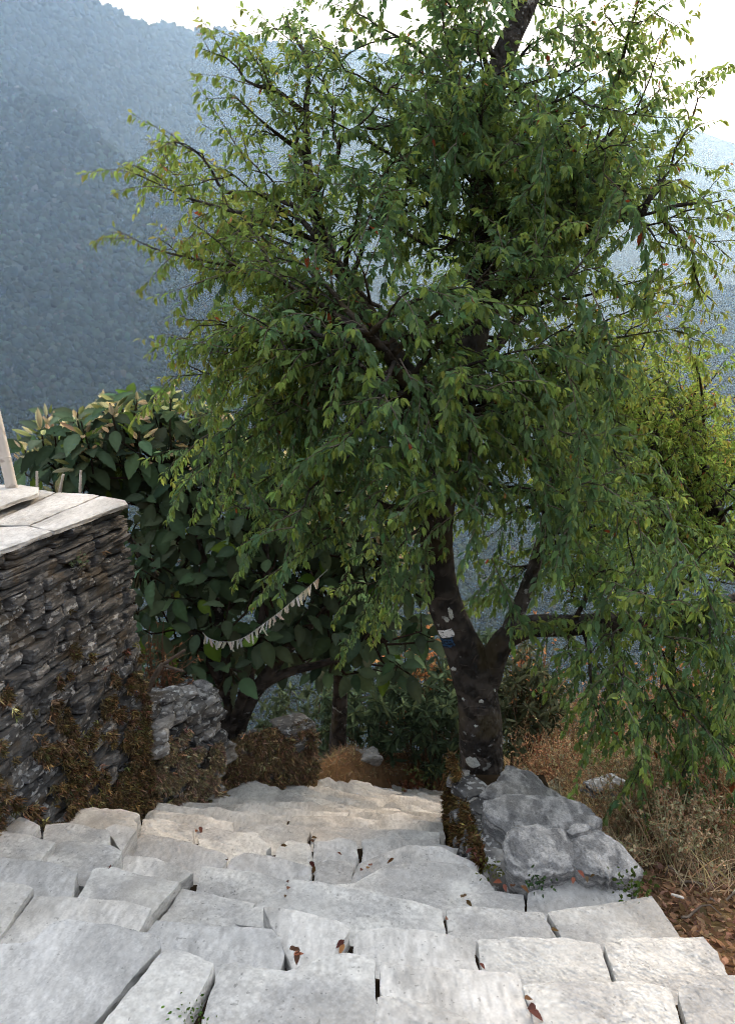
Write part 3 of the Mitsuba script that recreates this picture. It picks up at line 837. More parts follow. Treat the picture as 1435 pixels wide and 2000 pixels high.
for q in range(110):
    u = R.random()
    Y = 3.1 + 1.35 * u
    zt = -2.46 - 0.16 * (Y - 3.0)
    zb = ground_z(0.55, Y) + 0.08
    z = zb + (zt - zb) * R.random()
    s = R.uniform(0.07, 0.20)
    p, f = rubble((s, s * R.uniform(0.7, 1.3), s * R.uniform(0.28, 0.55)), 3800 + q, k=12, amp=0.15)
    p = p @ rot([0, 0, 1], R.uniform(0, 180)).T @ rot([1, 0, 0], R.normal(0, 12)).T
    put('stone', (p + [0.635 + 0.03 * R.normal() + 0.04 * (zt - z), Y, z], f), 'mat_wall' if q % 4 else 'mat_wall_pale', side, smooth=40)
b = trimesh.creation.box((0.5, 1.4, 0.9))
put('earth_core', (np.array(b.vertices) + [0.90, 3.75, -3.15], b.faces), 'mat_soil', side)
m, c = moss_on(lambda a, b: np.array([0.535 + 0.06 * b, 3.25 + 1.35 * a, -2.42 - 0.2 * a - (1 - b) * (0.45 + 0.35 * a)]), 3200, 37, lambda p, uv: (meshkit.fbm(p * 5 + 10, 3, 4) + 0.12 * uv[:, 0] > 0.50),
               np.array([-0.9, -0.3, 0.1]), size=0.022, blades=14, base=(0.075, 0.05, 0.022))
put('moss', m, 'mat_moss', side, color=c, kind='stuff', label='dark brown moss and rootlets')
for (px, py, Y, sx, sy, sz, yaw, lab) in [(708, 1494, 7.0, .33, .28, .22, 20, 'weathered boulder with orange lichen below the small tree trunk'), (1180, 1538, 4.9, .26, .16, .1, 25, 'pale stone lying in the dry scrub behind the boulders'),
                                          (905, 1535, 6.2, .2, .2, .16, 0, 'small grey stone at the far end of the steps')]:
    p, f = rubble((sx, sy, sz), int(px), k=7, amp=0.3, fine=True, strata=0.3)
    put('rock', (p @ rot([0, 0, 1], yaw).T + at(px, py, Y), f), 'mat_wall_pale' if px > 800 else 'mat_boulder', smooth=40, label=lab, cat='rock')

# ------------------------------------------------------------------ the cherry tree
LEAF = leaf_shape([0, 0.205, 0.165, 0.0], fold=0.35, bend=0.22)
cherry = thing('cherry_tree', 'tall cherry tree with a painted trunk standing behind the boulders', 'tree')
TY = 4.85
TP = [(938, 1640, TY), (938, 1560, TY), (940, 1470, TY), (936, 1390, TY), (924, 1320, TY), (890, 1235, TY + .02), (862, 1150, TY + .04), (852, 1060, TY + .05), (856, 960, TY + .07), (882, 840, TY + .1), (910, 720, TY + .12),
      (930, 600, TY + .15), (942, 480, TY + .18), (944, 380, TY + .2), (944, 290, TY + .22), (958, 200, TY + .24), (986, 100, TY + .26), (1022, 20, TY + .28), (1060, -80, TY + .3), (1085, -220, TY + .3)]
TR = [0.190, 0.165, 0.152, 0.148, 0.148, 0.122, 0.113, 0.110, 0.122, 0.115, 0.105, 0.098, 0.09, 0.084, 0.08, 0.076, 0.07, 0.062, 0.05, 0.03]
trunk = Tube([at(*p) for p in TP], TR, bump=0.11, seed=2, freq=6.0)
put('trunk', trunk.mesh(28, 0.035), 'mat_bark', cherry, smooth=True)
LIMBS = [([(945, 1350, TY), (964, 1290, TY - .02), (992, 1243, TY - .05), (1040, 1224, TY - .1), (1110, 1222, TY - .2), (1190, 1216, TY - .3), (1280, 1222, TY - .4), (1370, 1200, TY - .5), (1480, 1150, TY - .6)], [.085, .085, .082, .078, .070, .064, .056, .045, .03]),
         ([(985, 1255, TY + .02), (1010, 1195, TY + .12), (1036, 1130, TY + .25), (1060, 1050, TY + .38), (1080, 950, TY + .5), (1110, 840, TY + .6), (1130, 730, TY + .7)], [.06, .055, .05, .046, .04, .03, .015])]
LIMBS += [([(884, 840, TY + .1), (800, 735, TY - .05), (705, 590, TY - .1), (632, 470, TY - .05), (602, 330, TY), (598, 220, TY + .1), (610, 100, TY + .2)], [.075, .06, .048, .038, .028, .018, .008]),
          ([(935, 620, TY + .15), (1030, 520, TY + .1), (1140, 450, TY), (1230, 425, TY - .1), (1310, 405, TY - .15)], [.05, .036, .024, .013, .004]),
          ([(925, 720, TY + .12), (1010, 620, TY + .4), (1090, 480, TY + .6), (1150, 330, TY + .7), (1180, 200, TY + .8)], [.05, .038, .028, .017, .005]),
          ([(880, 860, TY + .1), (820, 800, TY - .35), (760, 700, TY - .75), (700, 640, TY - 1.1)], [.05, .04, .03, .012])]
limbs = []
for pts, rad in LIMBS:
    t = Tube([at(*p) for p in pts], rad, bump=0.10, seed=5, freq=5.0)
    limbs.append(t)
    put('limb', t.mesh(16, 0.05), 'mat_bark', cherry, smooth=True)


def skin_patch(tube, u0, half_u, half_th, seed, name, mat, parent, ragged=0.3, round_=True, th0=None, **lab):
    """A patch lying on the bark, its outline ragged."""
    r = rng(seed)
    if th0 is None:
        ths = np.linspace(0, 2 * np.pi, 180)
        th0 = ths[np.argmin(np.linalg.norm(tube.skin(u0, ths), axis=1))]
    k = 40
    a = np.arange(k) * 2 * np.pi / k
    wob = 1 + ragged * 2 * (meshkit.fbm(np.c_[np.cos(a) * 2.2, np.sin(a) * 2.2, 0 * a + seed], 3, seed) - 0.5)
    cx, cy = np.cos(a), np.sin(a)
    if not round_:
        m_ = np.maximum(np.abs(cx), np.abs(cy))
        cx, cy = cx / m_, cy / m_
    rs = np.linspace(0, 1, 6)
    U = u0 + half_u * (rs[:, None] * (cy * wob)[None])
    H = th0 + half_th * (rs[:, None] * (cx * wob)[None])
    out = 0.004 - 0.003 * np.repeat((rs == 1)[:, None], k, 1)
    V = tube.skin(U, H, out).reshape(-1, 3)
    i, j = np.meshgrid(np.arange(5), np.arange(k), indexing='ij')
    i, j = i.ravel() * k, j.ravel()
    jj = (j + 1) % k
    put(name, (V, np.vstack([np.c_[i + j, i + k + j, i + k + jj], np.c_[i + j, i + k + jj, i + jj]])), mat, parent, smooth=True, **lab)


def find_u(tube, px, py):
    us = np.linspace(0, tube.L, 400)
    x, y, _ = to_px(tube.c(us))
    u0 = us[np.argmin((y - py) ** 2 + 0.05 * (x - px) ** 2)]
    ths = np.linspace(0, 2 * np.pi, 240)
    s = tube.skin(u0, ths)
    x, y, d = to_px(s)
    front = np.linalg.norm(s, axis=1) < np.linalg.norm(tube.c(np.array(u0)))
    return u0, ths[np.argmin(np.where(front, np.abs(x - px), 1e9))]


for (px, py, hu, ht, nm, mt, rd, lab) in [(869, 1222, 0.028, 0.52, 'white_blaze', 'mat_white_paint', False, 'white painted bar on the bark'), (872, 1240, 0.034, 0.50, 'blue_blaze', 'mat_blue_paint', False, 'blue painted bar under the white one'),
                                          (923, 1468, 0.045, 0.33, 'lichen', 'mat_lichen', True, None), (880, 1190, 0.045, 0.14, 'lichen', 'mat_lichen', True, None), (872, 1200, 0.02, 0.14, 'lichen', 'mat_lichen', True, None),
                                          (974, 1318, 0.03, 0.16, 'lichen', 'mat_lichen', True, None), (966, 1345, 0.014, 0.10, 'lichen', 'mat_lichen', True, None), (905, 1350, 0.012, 0.10, 'lichen', 'mat_lichen', True, None),
                                          (940, 1352, 0.015, 0.12, 'lichen', 'mat_lichen', True, None), (885, 1290, 0.014, 0.2, 'lichen', 'mat_lichen', True, None), (930, 1395, 0.01, 0.1, 'lichen', 'mat_lichen', True, None)]:
    u0, th0 = find_u(trunk, px, py)
    skin_patch(trunk, u0, hu, ht, int(px), nm, mt, cherry, ragged=0.12 if not rd else 0.45, round_=rd, th0=th0, label=lab)


def arc(S, E, lift, k=9, wob=0.0, r=None):
    t = np.linspace(0, 1, k)[:, None]
    M = (S + E) / 2 + np.array([0, 0, lift])
    P = (1 - t) ** 2 * S + 2 * t * (1 - t) * M + t ** 2 * E
    if wob:
        P = P + np.cumsum(r.normal(0, wob, P.shape), 0) * np.sin(np.pi * t * 0.9)
    return P


TIPS = [  # where branches end (px, py, distance), and how far they arch upwards
    ((236, 322, 4.6), .10), ((226, 448, 4.35), .10), ((306, 276, 5.2), .08), ((388, 92, 4.9), .10), ((560, 30, 5.4), .1), ((460, 190, 4.6), .1), ((395, 520, 4.1), .15), ((440, 330, 4.3), .1), ((350, 390, 5.3), .1), ((500, 110, 4.9), .1),
    ((350, 620, 4.5), .2), ((318, 738, 4.6), .25), ((372, 935, 4.3), .4), ((372, 880, 4.9), .35), ((500, 1040, 4.2), .4), ((530, 1125, 4.4), .45), ((745, 1150, 5.3), .35), ((420, 700, 4.0), .2), ((470, 590, 4.6), .15),
    ((1420, 388, 4.5), .06), ((1392, 588, 4.8), .10), ((1345, 290, 4.9), .25), ((1315, 175, 5.2), .25), ((1295, 60, 5.4), .2), ((1290, 480, 4.4), .15), ((1270, 560, 5.2), .2), ((1230, 250, 4.5), .2), ((1330, 640, 4.5), .2),
    ((905, 560, 3.6), .3), ((945, 960, 3.9), .4), ((850, 940, 4.0), .35), ((800, 1020, 4.6), .3), ((420, 860, 4.2), .3), ((500, 640, 4.0), .2), ((450, 450, 4.8), .15), ((560, 200, 4.7), .15), ((900, -20, 4.6), .2), ((960, 130, 4.5), .2), ((1080, 60, 4.9), .2), ((860, 250, 4.5), .2), ((640, 760, 4.3), .3), ((480, 780, 4.7), .3), ((690, 640, 3.5), .2), ((1060, 680, 3.8), .35), ((1130, 1030, 3.8), .5), ((760, 960, 3.7), .4), ((600, 720, 3.9), .25), ((700, 360, 4.1), .2), ((520, 470, 4.2), .15),
    ((540, 810, 4.1), .25), ((600, 960, 4.1), .35), ((1210, 800, 4.2), .35), ((760, 180, 4.3), .2), ((620, 130, 4.9), .15), ((1170, 140, 4.4), .25), ((860, 60, 4.4), .2), ((1130, 300, 4.2), .3), ((690, 20, 5.0), .15),
    ((800, -60, 4.8), .1), ((1260, -40, 4.8), .1), ((1180, 520, 3.9), .3), ((560, 300, 4.2), .1), ((640, 880, 3.8), .3), ((1090, 860, 3.9), .4), ((1240, 680, 4.3), .3), 
    ((680, 470, 3.8), .2), ((1040, 500, 4.1), .3), ((510, 940, 4.6), .4), ((1230, 390, 4.3), .2), ((730, 820, 3.6), .3), ((620, 560, 3.9), .2),
]
R = rng(41)
branches = []     # (path, radius at the start, leafy from, leaf age plus painted backlight)
us = np.linspace(0, trunk.L, 600)
tpy = to_px(trunk.c(us))[1]
skel = [trunk.c(us[(tpy < 1000) & (tpy > -150)])] + [t.c(np.linspace(0.15 * t.L, t.L * 0.95, 120)) for t in limbs[2:]]
skel = np.vstack(skel)


LEFT = ([-150, 0, 50, 100, 200, 300, 350, 450, 550, 650, 750, 850, 950, 1050, 1160, 1250], [600, 540, 500, 385, 450, 300, 235, 225, 360, 350, 320, 400, 375, 490, 540, 680])
RIGHT = ([-150, 0, 50, 160, 280, 390, 480, 590, 700, 2000], [1310, 1300, 1300, 1325, 1350, 1420, 1340, 1400, 1600, 1600])


def inside_crown(p, slack=0.0):
    x, y, _ = to_px(p)
    return (x > np.interp(y, *LEFT) - slack) & (x < np.interp(y, *RIGHT) + slack)


def wander(S, E, lift, k, r, amount):
    """A branch from S to E that arches and wanders."""
    d = np.linalg.norm(E - S)
    P = arc(S, E, lift * d, k)
    t = np.linspace(0, 1, k)
    w = np.stack([np.interp(t, np.linspace(0, 1, 5), np.r_[0, r.normal(0, amount * d, 3), 0]) for _ in range(3)], -1)
    return P + w + r.normal(0, 0.006, P.shape) * np.sin(np.pi * t)[:, None]


for tip, lift in TIPS:
    E = at(*tip)
    hz = np.linalg.norm((skel - E)[:, :2], axis=1)
    below = E[2] - skel[:, 2]
    want = np.where(tip[1] < 700, 0.55, 0.05) * hz
    S = skel[np.argmin((below - want) ** 2 * 1.2 + hz ** 2 * 0.35 + np.where(hz < 0.35, 3, 0))]
    branches.append((wander(S, E, lift * 0.6, 11, R, 0.035), 0.016 + 0.007 * np.linalg.norm(E - S), 0.18, 0.02 + 0.36 * np.clip((600 - tip[0]) / 200, 0, 1) * (tip[1] < 800) + 0.36 * np.clip((tip[0] - 1120) / 200, 0, 1) * (tip[1] < 900)))  # tips towards both sides turn yellower: backlight glow painted into the leaf colour
for i in range(92):
    S = skel[R.integers(0, len(skel))]
    py = to_px(S)[1]
    if py > 960 or (py < 200 and i % 3 == 0):
        continue
    az = R.uniform(0, 2 * np.pi)
    Lm = np.interp(py, [-150, 100, 350, 600, 850, 1040], [0.8, 1.0, 1.2, 1.2, 1.2, 0.9]) * R.uniform(0.45, 1.1)
    dirv = np.array([math.cos(az), math.sin(az), 0])
    if dirv[1] < -0.3:
        Lm *= 0.8 if py > 480 else 0.6
    el = R.uniform(0.0, 0.9) if py < 600 else R.uniform(-0.4, 0.5)
    E = S + dirv * Lm + np.array([0, 0, el * Lm])
    if not inside_crown(E, -40):
        continue
    branches.append((wander(S, E, 0.15, 9, R, 0.07), 0.010 + 0.007 * Lm, 0.15, 0.05))
LB = [  # drooping branches of the right-hand limb and of the stem behind it
    (0, 0.95, (1175, 1425, 4.15), .15), (0, 1.15, (1235, 1440, 4.2), .2), (0, 1.3, (1330, 1488, 4.1), .2), (0, 0.85, (1118, 1290, 4.35), .12), (0, 1.05, (1225, 1310, 3.85), .2), (0, 1.4, (1400, 1450, 4.3), .2), (0, 1.25, (1290, 1180, 3.7), .25),
    (0, 0.9, (1215, 1120, 3.8), .3), (0, 1.5, (1440, 1330, 4.0), .2), (0, 1.2, (1330, 1320, 4.3), .15), (0, 1.6, (1480, 1480, 4.2), .2), (0, 1.45, (1410, 1060, 4.1), .3), (0, 1.1, (1250, 1380, 4.5), .15),
    (1, 0.5, (1180, 1060, 4.6), .2), (1, 0.8, (1230, 960, 4.9), .2), (1, 1.1, (1200, 880, 5.0), .2), (1, 1.0, (950, 1010, 5.2), .2), (1, 1.3, (1050, 760, 5.4), .1), (1, 1.4, (1260, 760, 5.2), .15), (1, 0.6, (960, 1130, 5.2), .2), (1, 0.7, (1120, 1120, 5.6), .2),
    (1, 1.2, (1180, 820, 6.0), .2), (1, 0.9, (1250, 1040, 5.7), .2), (1, 0.5, (1180, 1150, 5.4), .2),
    (0, 1.5, (1390, 1270, 3.8), .25), (0, 1.4, (1345, 1200, 4.4), .25), (0, 1.55, (1420, 1180, 3.9), .25), (0, 1.6, (1430, 1400, 4.5), .2)]
for li, u, tip, lift in LB:
    S = limbs[li].c(np.array(min(u, limbs[li].L * 0.97)))
    branches.append((wander(S, at(*tip), lift, 9, R, 0.05), 0.020, 0.2, 0.08))
young_all = []
tw, twr0, twr1, twc = [], [], [], []
lp, ld, ln, lL, lc = [], [], [], [], []


def leafy_twig(P, r, young_backlit0, size=0.057, spacing=0.030, tone=None):
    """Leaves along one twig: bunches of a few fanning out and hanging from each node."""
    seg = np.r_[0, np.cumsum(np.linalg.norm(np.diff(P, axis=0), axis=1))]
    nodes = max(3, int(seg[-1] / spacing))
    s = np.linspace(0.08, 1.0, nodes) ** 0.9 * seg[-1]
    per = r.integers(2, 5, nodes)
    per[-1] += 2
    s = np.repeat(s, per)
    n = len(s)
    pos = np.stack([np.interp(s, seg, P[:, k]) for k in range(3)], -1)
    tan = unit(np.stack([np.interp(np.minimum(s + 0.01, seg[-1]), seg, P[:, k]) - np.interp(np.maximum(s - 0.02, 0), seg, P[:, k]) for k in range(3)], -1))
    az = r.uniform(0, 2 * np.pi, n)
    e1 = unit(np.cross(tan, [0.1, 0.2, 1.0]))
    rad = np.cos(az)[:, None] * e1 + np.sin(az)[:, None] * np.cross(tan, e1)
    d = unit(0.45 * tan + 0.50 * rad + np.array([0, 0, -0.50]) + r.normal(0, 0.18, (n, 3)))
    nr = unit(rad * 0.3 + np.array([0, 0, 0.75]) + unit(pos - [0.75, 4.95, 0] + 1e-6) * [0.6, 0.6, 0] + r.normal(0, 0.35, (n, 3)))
    yg = np.clip(young_backlit0 + 0.42 * (s / seg[-1]) ** 5 + r.normal(0, 0.10, n), 0, 1.2)[:, None]
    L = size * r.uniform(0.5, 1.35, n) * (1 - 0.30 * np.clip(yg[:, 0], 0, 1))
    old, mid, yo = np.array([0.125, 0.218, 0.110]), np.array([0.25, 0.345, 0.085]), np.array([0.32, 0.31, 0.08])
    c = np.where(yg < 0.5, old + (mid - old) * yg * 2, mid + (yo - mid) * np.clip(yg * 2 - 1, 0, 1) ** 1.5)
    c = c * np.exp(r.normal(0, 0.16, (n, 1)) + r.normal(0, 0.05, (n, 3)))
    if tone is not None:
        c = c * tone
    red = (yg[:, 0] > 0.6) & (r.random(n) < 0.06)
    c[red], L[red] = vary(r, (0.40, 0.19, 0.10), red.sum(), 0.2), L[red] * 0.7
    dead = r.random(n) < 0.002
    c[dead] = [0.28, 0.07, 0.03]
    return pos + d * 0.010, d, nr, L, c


def grow(path, r, out, gap=0.092, leafy=0.2, young_backlit=0.0, hang=0.25, sub=True, subs=None, keep=lambda p: True):
    """Twigs all round a branch, and side branches that carry twigs of their own."""
    seg = np.r_[0, np.cumsum(np.linalg.norm(np.diff(path, axis=0), axis=1))]
    Lp = seg[-1]
    spot = lambda u: np.array([np.interp(u, seg, path[:, k]) for k in range(3)])

    def shoot(u, lo, hi, up):
        t = unit(spot(min(u + 0.05, Lp)) - spot(max(u - 0.05, 0)))
        q = r.normal(0, 1, 3)
        q = unit(q - t * (q @ t))
        return unit(t * r.uniform(lo, hi) + q * r.uniform(0.5, 1.0) + np.array([0, 0, r.uniform(*up)]))
    s = np.arange(leafy * Lp, Lp, gap)
    for u in s + r.uniform(-gap, gap, len(s)) * 0.45:
        L = r.uniform(0.10, 0.40)
        d, dr_ = shoot(u, 0.4, 1.1, (-0.35, 0.45)), r.uniform(0.0, hang * 2)
        tt = np.linspace(0, 1, 5)[:, None]
        P = spot(u) + d * L * tt + np.array([0, 0, -1]) * dr_ * L * tt ** 2 + np.cumsum(r.normal(0, 0.012 * L * 3, (5, 3)), 0) * tt
        if u < 0.62 * Lp and not keep(P[-1]):
            continue
        out(P, L, young_backlit + r.normal(0, 0.09))
    if sub:
        for u in np.arange(max(leafy, 0.25) * Lp, Lp * 0.92, 0.26) + r.uniform(-0.1, 0.1):
            L = r.uniform(0.25, 0.75) * (1 - 0.4 * u / Lp)
            E = spot(u) + shoot(u, 0.7, 1.4, (-0.2, 0.4)) * L + np.array([0, 0, -hang * L * r.uniform(0, 1)])
            if not keep(E):
                continue
            P = wander(spot(u), E, 0.08, 6, r, 0.06)
            subs.append((P, 0.004 + 0.006 * L))
            grow(P, r, out, gap, 0.15, young_backlit + 0.04, hang, False, None, keep)
    out(path[int(len(path) * 0.5):], Lp * 0.4, young_backlit + 0.12, True)


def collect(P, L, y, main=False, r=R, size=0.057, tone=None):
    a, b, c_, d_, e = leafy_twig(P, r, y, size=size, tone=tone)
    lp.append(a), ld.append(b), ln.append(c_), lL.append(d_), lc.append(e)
    if not main:
        tw.append(P), twr0.append(0.0030 + 0.002 * L), twr1.append(0.0013)
        g = r.uniform(0, 1)
        twc.append(np.array([0.10, 0.085, 0.07]) * (1 - g) + np.array([0.17, 0.15, 0.13]) * g)


subs = []
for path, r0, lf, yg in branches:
    grow(path, R, collect, gap=0.108 if to_px(path[-1])[1] < 450 else 0.096, leafy=lf, young_backlit=yg, hang=0.15 if to_px(path[-1])[1] < 600 else 0.32, subs=subs, keep=lambda p: inside_crown(p, R.uniform(10, 60) + 50 * (p[0] > 1.2)))
    put('branch', Tube(path, 0.0025 + (r0 - 0.0025) * np.linspace(1, 0, len(path)) ** 1.4).mesh(6, 0.08), 'mat_bark', cherry, smooth=True)
put('side_branches', sticks(np.array([p for p, _ in subs]), np.array([q for _, q in subs]), np.full(len(subs), 0.002), 5), 'mat_bark', cherry, smooth=True, kind='stuff')
# long hanging shoots in front of the crown
for (px, py, Y, L) in [(1045, 180, 4.1, 0.9), (760, 360, 4.1, 0.8), (1100, 700, 3.8, 0.8), (1130, 900, 3.8, 0.7), 
                       (1030, 880, 3.9, 0.8), (1180, 340, 4.1, 0.7), (830, 180, 4.3, 0.7), (640, 520, 4.0, 0.6), (900, 120, 4.3, 0.8), (1300, 980, 3.9, 0.9), (1350, 1080, 3.9, 0.9), (1245, 1010, 4.0, 0.7),
                       (960, 1090, 4.4, 0.55), (700, 800, 3.9, 0.6), (1150, 560, 3.9, 0.8), (780, 700, 3.7, 0.7)]:
    S = at(px, py, Y)
    t = np.linspace(0, 1, 7)[:, None]
    P = S + t * L * np.array([R.normal(0, 0.18), -0.12, -1.0]) + np.sin(t * 3.0) * np.array([0.06, -0.03, 0.10]) * R.normal(0.6, 0.5)
    collect(P, L, -0.05)
    for q in range(3):
        p0 = P[1 + q]
        d = unit([R.normal(0, 1), R.normal(-0.3, 0.6), -0.5])
        tt = np.linspace(0, 1, 5)[:, None]
        collect(p0 + d * 0.22 * tt + np.array([0, 0, -0.12]) * tt ** 2, 0.25, 0.0)
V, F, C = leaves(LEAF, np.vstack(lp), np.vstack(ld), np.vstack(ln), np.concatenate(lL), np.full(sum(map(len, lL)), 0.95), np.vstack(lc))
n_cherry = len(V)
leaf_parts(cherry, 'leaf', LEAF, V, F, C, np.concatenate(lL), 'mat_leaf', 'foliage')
tw5 = [P if len(P) == 5 else np.stack([np.interp(np.linspace(0, 1, 5), np.linspace(0, 1, len(P)), P[:, k]) for k in range(3)], -1) for P in tw]
m = sticks(np.array(tw5), np.array(twr0), np.array(twr1))
put('twigs', m, 'mat_twig', cherry, smooth=True, color=np.repeat(np.array(twc), 15, 0), kind='stuff')

# ------------------------------------------------------------------ the yellower tree at the right edge
lp, ld, ln, lL, lc, tw, twr0, twr1, twc = [], [], [], [], [], [], [], [], []
side_tree = thing('yellowing_tree', 'smaller yellow green tree at the right edge behind the cherry', 'tree')
SY = 6.4
t2 = Tube([at(*p) for p in [(1545, 1440, SY), (1520, 1300, SY), (1490, 1180, SY), (1450, 1100, SY), (1400, 1010, SY - .1), (1370, 900, SY - .1), (1350, 760, SY - .1)]], [.17, .15, .13, .11, .075, .05, .02], bump=0.1, seed=8)
put('trunk', t2.mesh(14, 0.07), 'mat_bark', side_tree, smooth=True)
t3 = Tube([at(*p) for p in [(1490, 1180, SY), (1410, 1085, SY - .25), (1310, 1030, SY - .4), (1240, 960, SY - .4), (1180, 900, SY - .3)]], [.09, .075, .055, .035, .015], bump=0.1, seed=9)
put('limb', t3.mesh(10, 0.07), 'mat_bark', side_tree, smooth=True)
R = rng(52)
subs = []
coll2 = lambda P, L, y, main=False: collect(P, L, y, main, R, 0.060, np.array([1.02, 1.1, 1.0]))
for i in range(54):
    tb = t2 if i % 2 else t3
    S = tb.c(np.array(tb.L * R.uniform(0.35, 1.0)))
    E = at(R.uniform(1070, 1520), R.uniform(640, 1110), SY + R.uniform(-0.9, 1.0))
    if np.linalg.norm(E - S) < 0.4:
        continue
    path = arc(S, E, 0.12, 8, 0.02, R)
    put('branch', Tube(path, np.linspace(0.02, 0.004, 8)).mesh(5, 0.12), 'mat_bark', side_tree, smooth=True)
    grow(path, R, coll2, gap=0.10, young_backlit=np.interp(to_px(E)[1], [640, 1050], [0.62, 0.30]), subs=subs)
V, F, C = leaves(LEAF, np.vstack(lp), np.vstack(ld), np.vstack(ln), np.concatenate(lL), np.full(sum(map(len, lL)), 0.85), np.vstack(lc))
put('side_branches', sticks(np.array([p for p, _ in subs]), np.array([q for _, q in subs]), np.full(len(subs), 0.002), 5), 'mat_bark', side_tree, smooth=True, kind='stuff')
leaf_parts(side_tree, 'leaf', LEAF, V, F, C, np.concatenate(lL), 'mat_leaf', 'foliage', most=200)
put('twigs', sticks(np.array([P if len(P) == 5 else P[:5] for P in tw]), np.array(twr0), np.array(twr1)), 'mat_twig', side_tree, smooth=True, color=np.repeat(np.array(twc), 15, 0), kind='stuff')

# ------------------------------------------------------------------ the large-leaved tree behind the walls
big = thing('large_leaved_tree', 'dark bushy tree with large drooping leaves behind the stone walls', 'tree')
BIG = leaf_shape([0, 0.14, 0.23, 0.29, 0.325, 0.34, 0.33, 0.30, 0.25, 0.18, 0.10, 0.0], fold=0.25, bend=0.40, curl=-0.2)
BIG[0][12:, 2] += 0.022 * np.cos(np.arange(20) % 10 * np.pi)


def rolled_leaf():
    t = np.linspace(0, 1, 7)
    rad = np.array([0.02, 0.10, 0.13, 0.13, 0.11, 0.07, 0.015])
    a = np.radians(np.linspace(-125, 125, 6))
    v = np.stack([rad[:, None] * np.sin(a)[None], np.repeat((t * 0.95)[:, None], 6, 1), rad[:, None] * (1 - np.cos(a))[None] + (0.35 * t ** 2)[:, None]], -1).reshape(-1, 3)
    i, j = [q.ravel() for q in np.meshgrid(np.arange(6), np.arange(5), indexing='ij')]
    o = i * 6 + j
    return v, np.vstack([np.c_[o, o + 1, o + 7], np.c_[o, o + 7, o + 6]])


CURL = rolled_leaf()
OUT = shapely.Polygon([(38, 880), (85, 812), (160, 795), (235, 775), (330, 772), (440, 800), (540, 860), (700, 880), (820, 980), (835, 1150), (830, 1215), (775, 1300), (700, 1345), (610, 1310), (540, 1270), (470, 1300), (420, 1335),
                       (330, 1330), (270, 1290), (250, 1190), (235, 1000), (140, 975), (50, 940)])
R = rng(61)
BY = 6.2
stems = [[(470, 1500, 6.1), (462, 1440, 6.1), (500, 1350, 6.1), (560, 1270, 6.2), (640, 1180, 6.3), (700, 1060, 6.4)], [(455, 1490, 6.0), (440, 1400, 6.0), (438, 1300, 6.0), (420, 1180, 6.0), (380, 1040, 6.1), (340, 900, 6.1)],
         [(505, 1345, 6.1), (575, 1310, 6.2), (650, 1290, 6.3), (720, 1230, 6.3)], [(448, 1430, 6.0), (500, 1270, 5.9), (520, 1120, 5.9), (500, 960, 6.0)], [(440, 1350, 6.0), (380, 1240, 6.0), (280, 1090, 6.2), (180, 940, 6.3)],
         [(660, 1500, 7.3), (660, 1440, 7.3), (664, 1360, 7.3), (655, 1260, 7.2), (600, 1120, 7.0), (560, 980, 6.8)]]
rads = [(.085, .03), (.075, .025), (.05, .02), (.05, .02), (.05, .015), (.105, .03)]
for k_, (st, (r0, r1)) in enumerate(zip(stems, rads)):
    t = Tube([at(*p) for p in st], np.linspace(r0, r1, len(st)), bump=0.12, seed=20 + k_)
    put('stem', t.mesh(12, 0.06), 'mat_bark', big, smooth=True, **({'label': 'straight dark trunk standing farther down the slope'} if k_ == 5 else {}))
stem_pts = np.vstack([at(*p)[None] for st in stems for p in st[2:]])
pos, dirs, nrm, Ls, cols = [], [], [], [], []
cp, cd, cn, cL, cc = [], [], [], [], []
shoots = []
x0, y0, x1, y1 = OUT.bounds
spots = []
while len(spots) < 330:
    x, y = R.uniform(x0, x1), R.uniform(y0, y1)
    if OUT.contains(shapely.Point(x, y)):
        spots.append((x, y, R.uniform(5.55, 6.9) + (0.5 if x > 560 else 0)))
for x in np.linspace(60, 450, 17):        # the shoots that stand along the top
    yt = np.interp(x, [40, 90, 160, 235, 330, 440], [880, 815, 795, 775, 772, 800])
    spots.append((x + R.normal(0, 8), yt + R.uniform(4, 30), R.uniform(5.8, 6.5)))
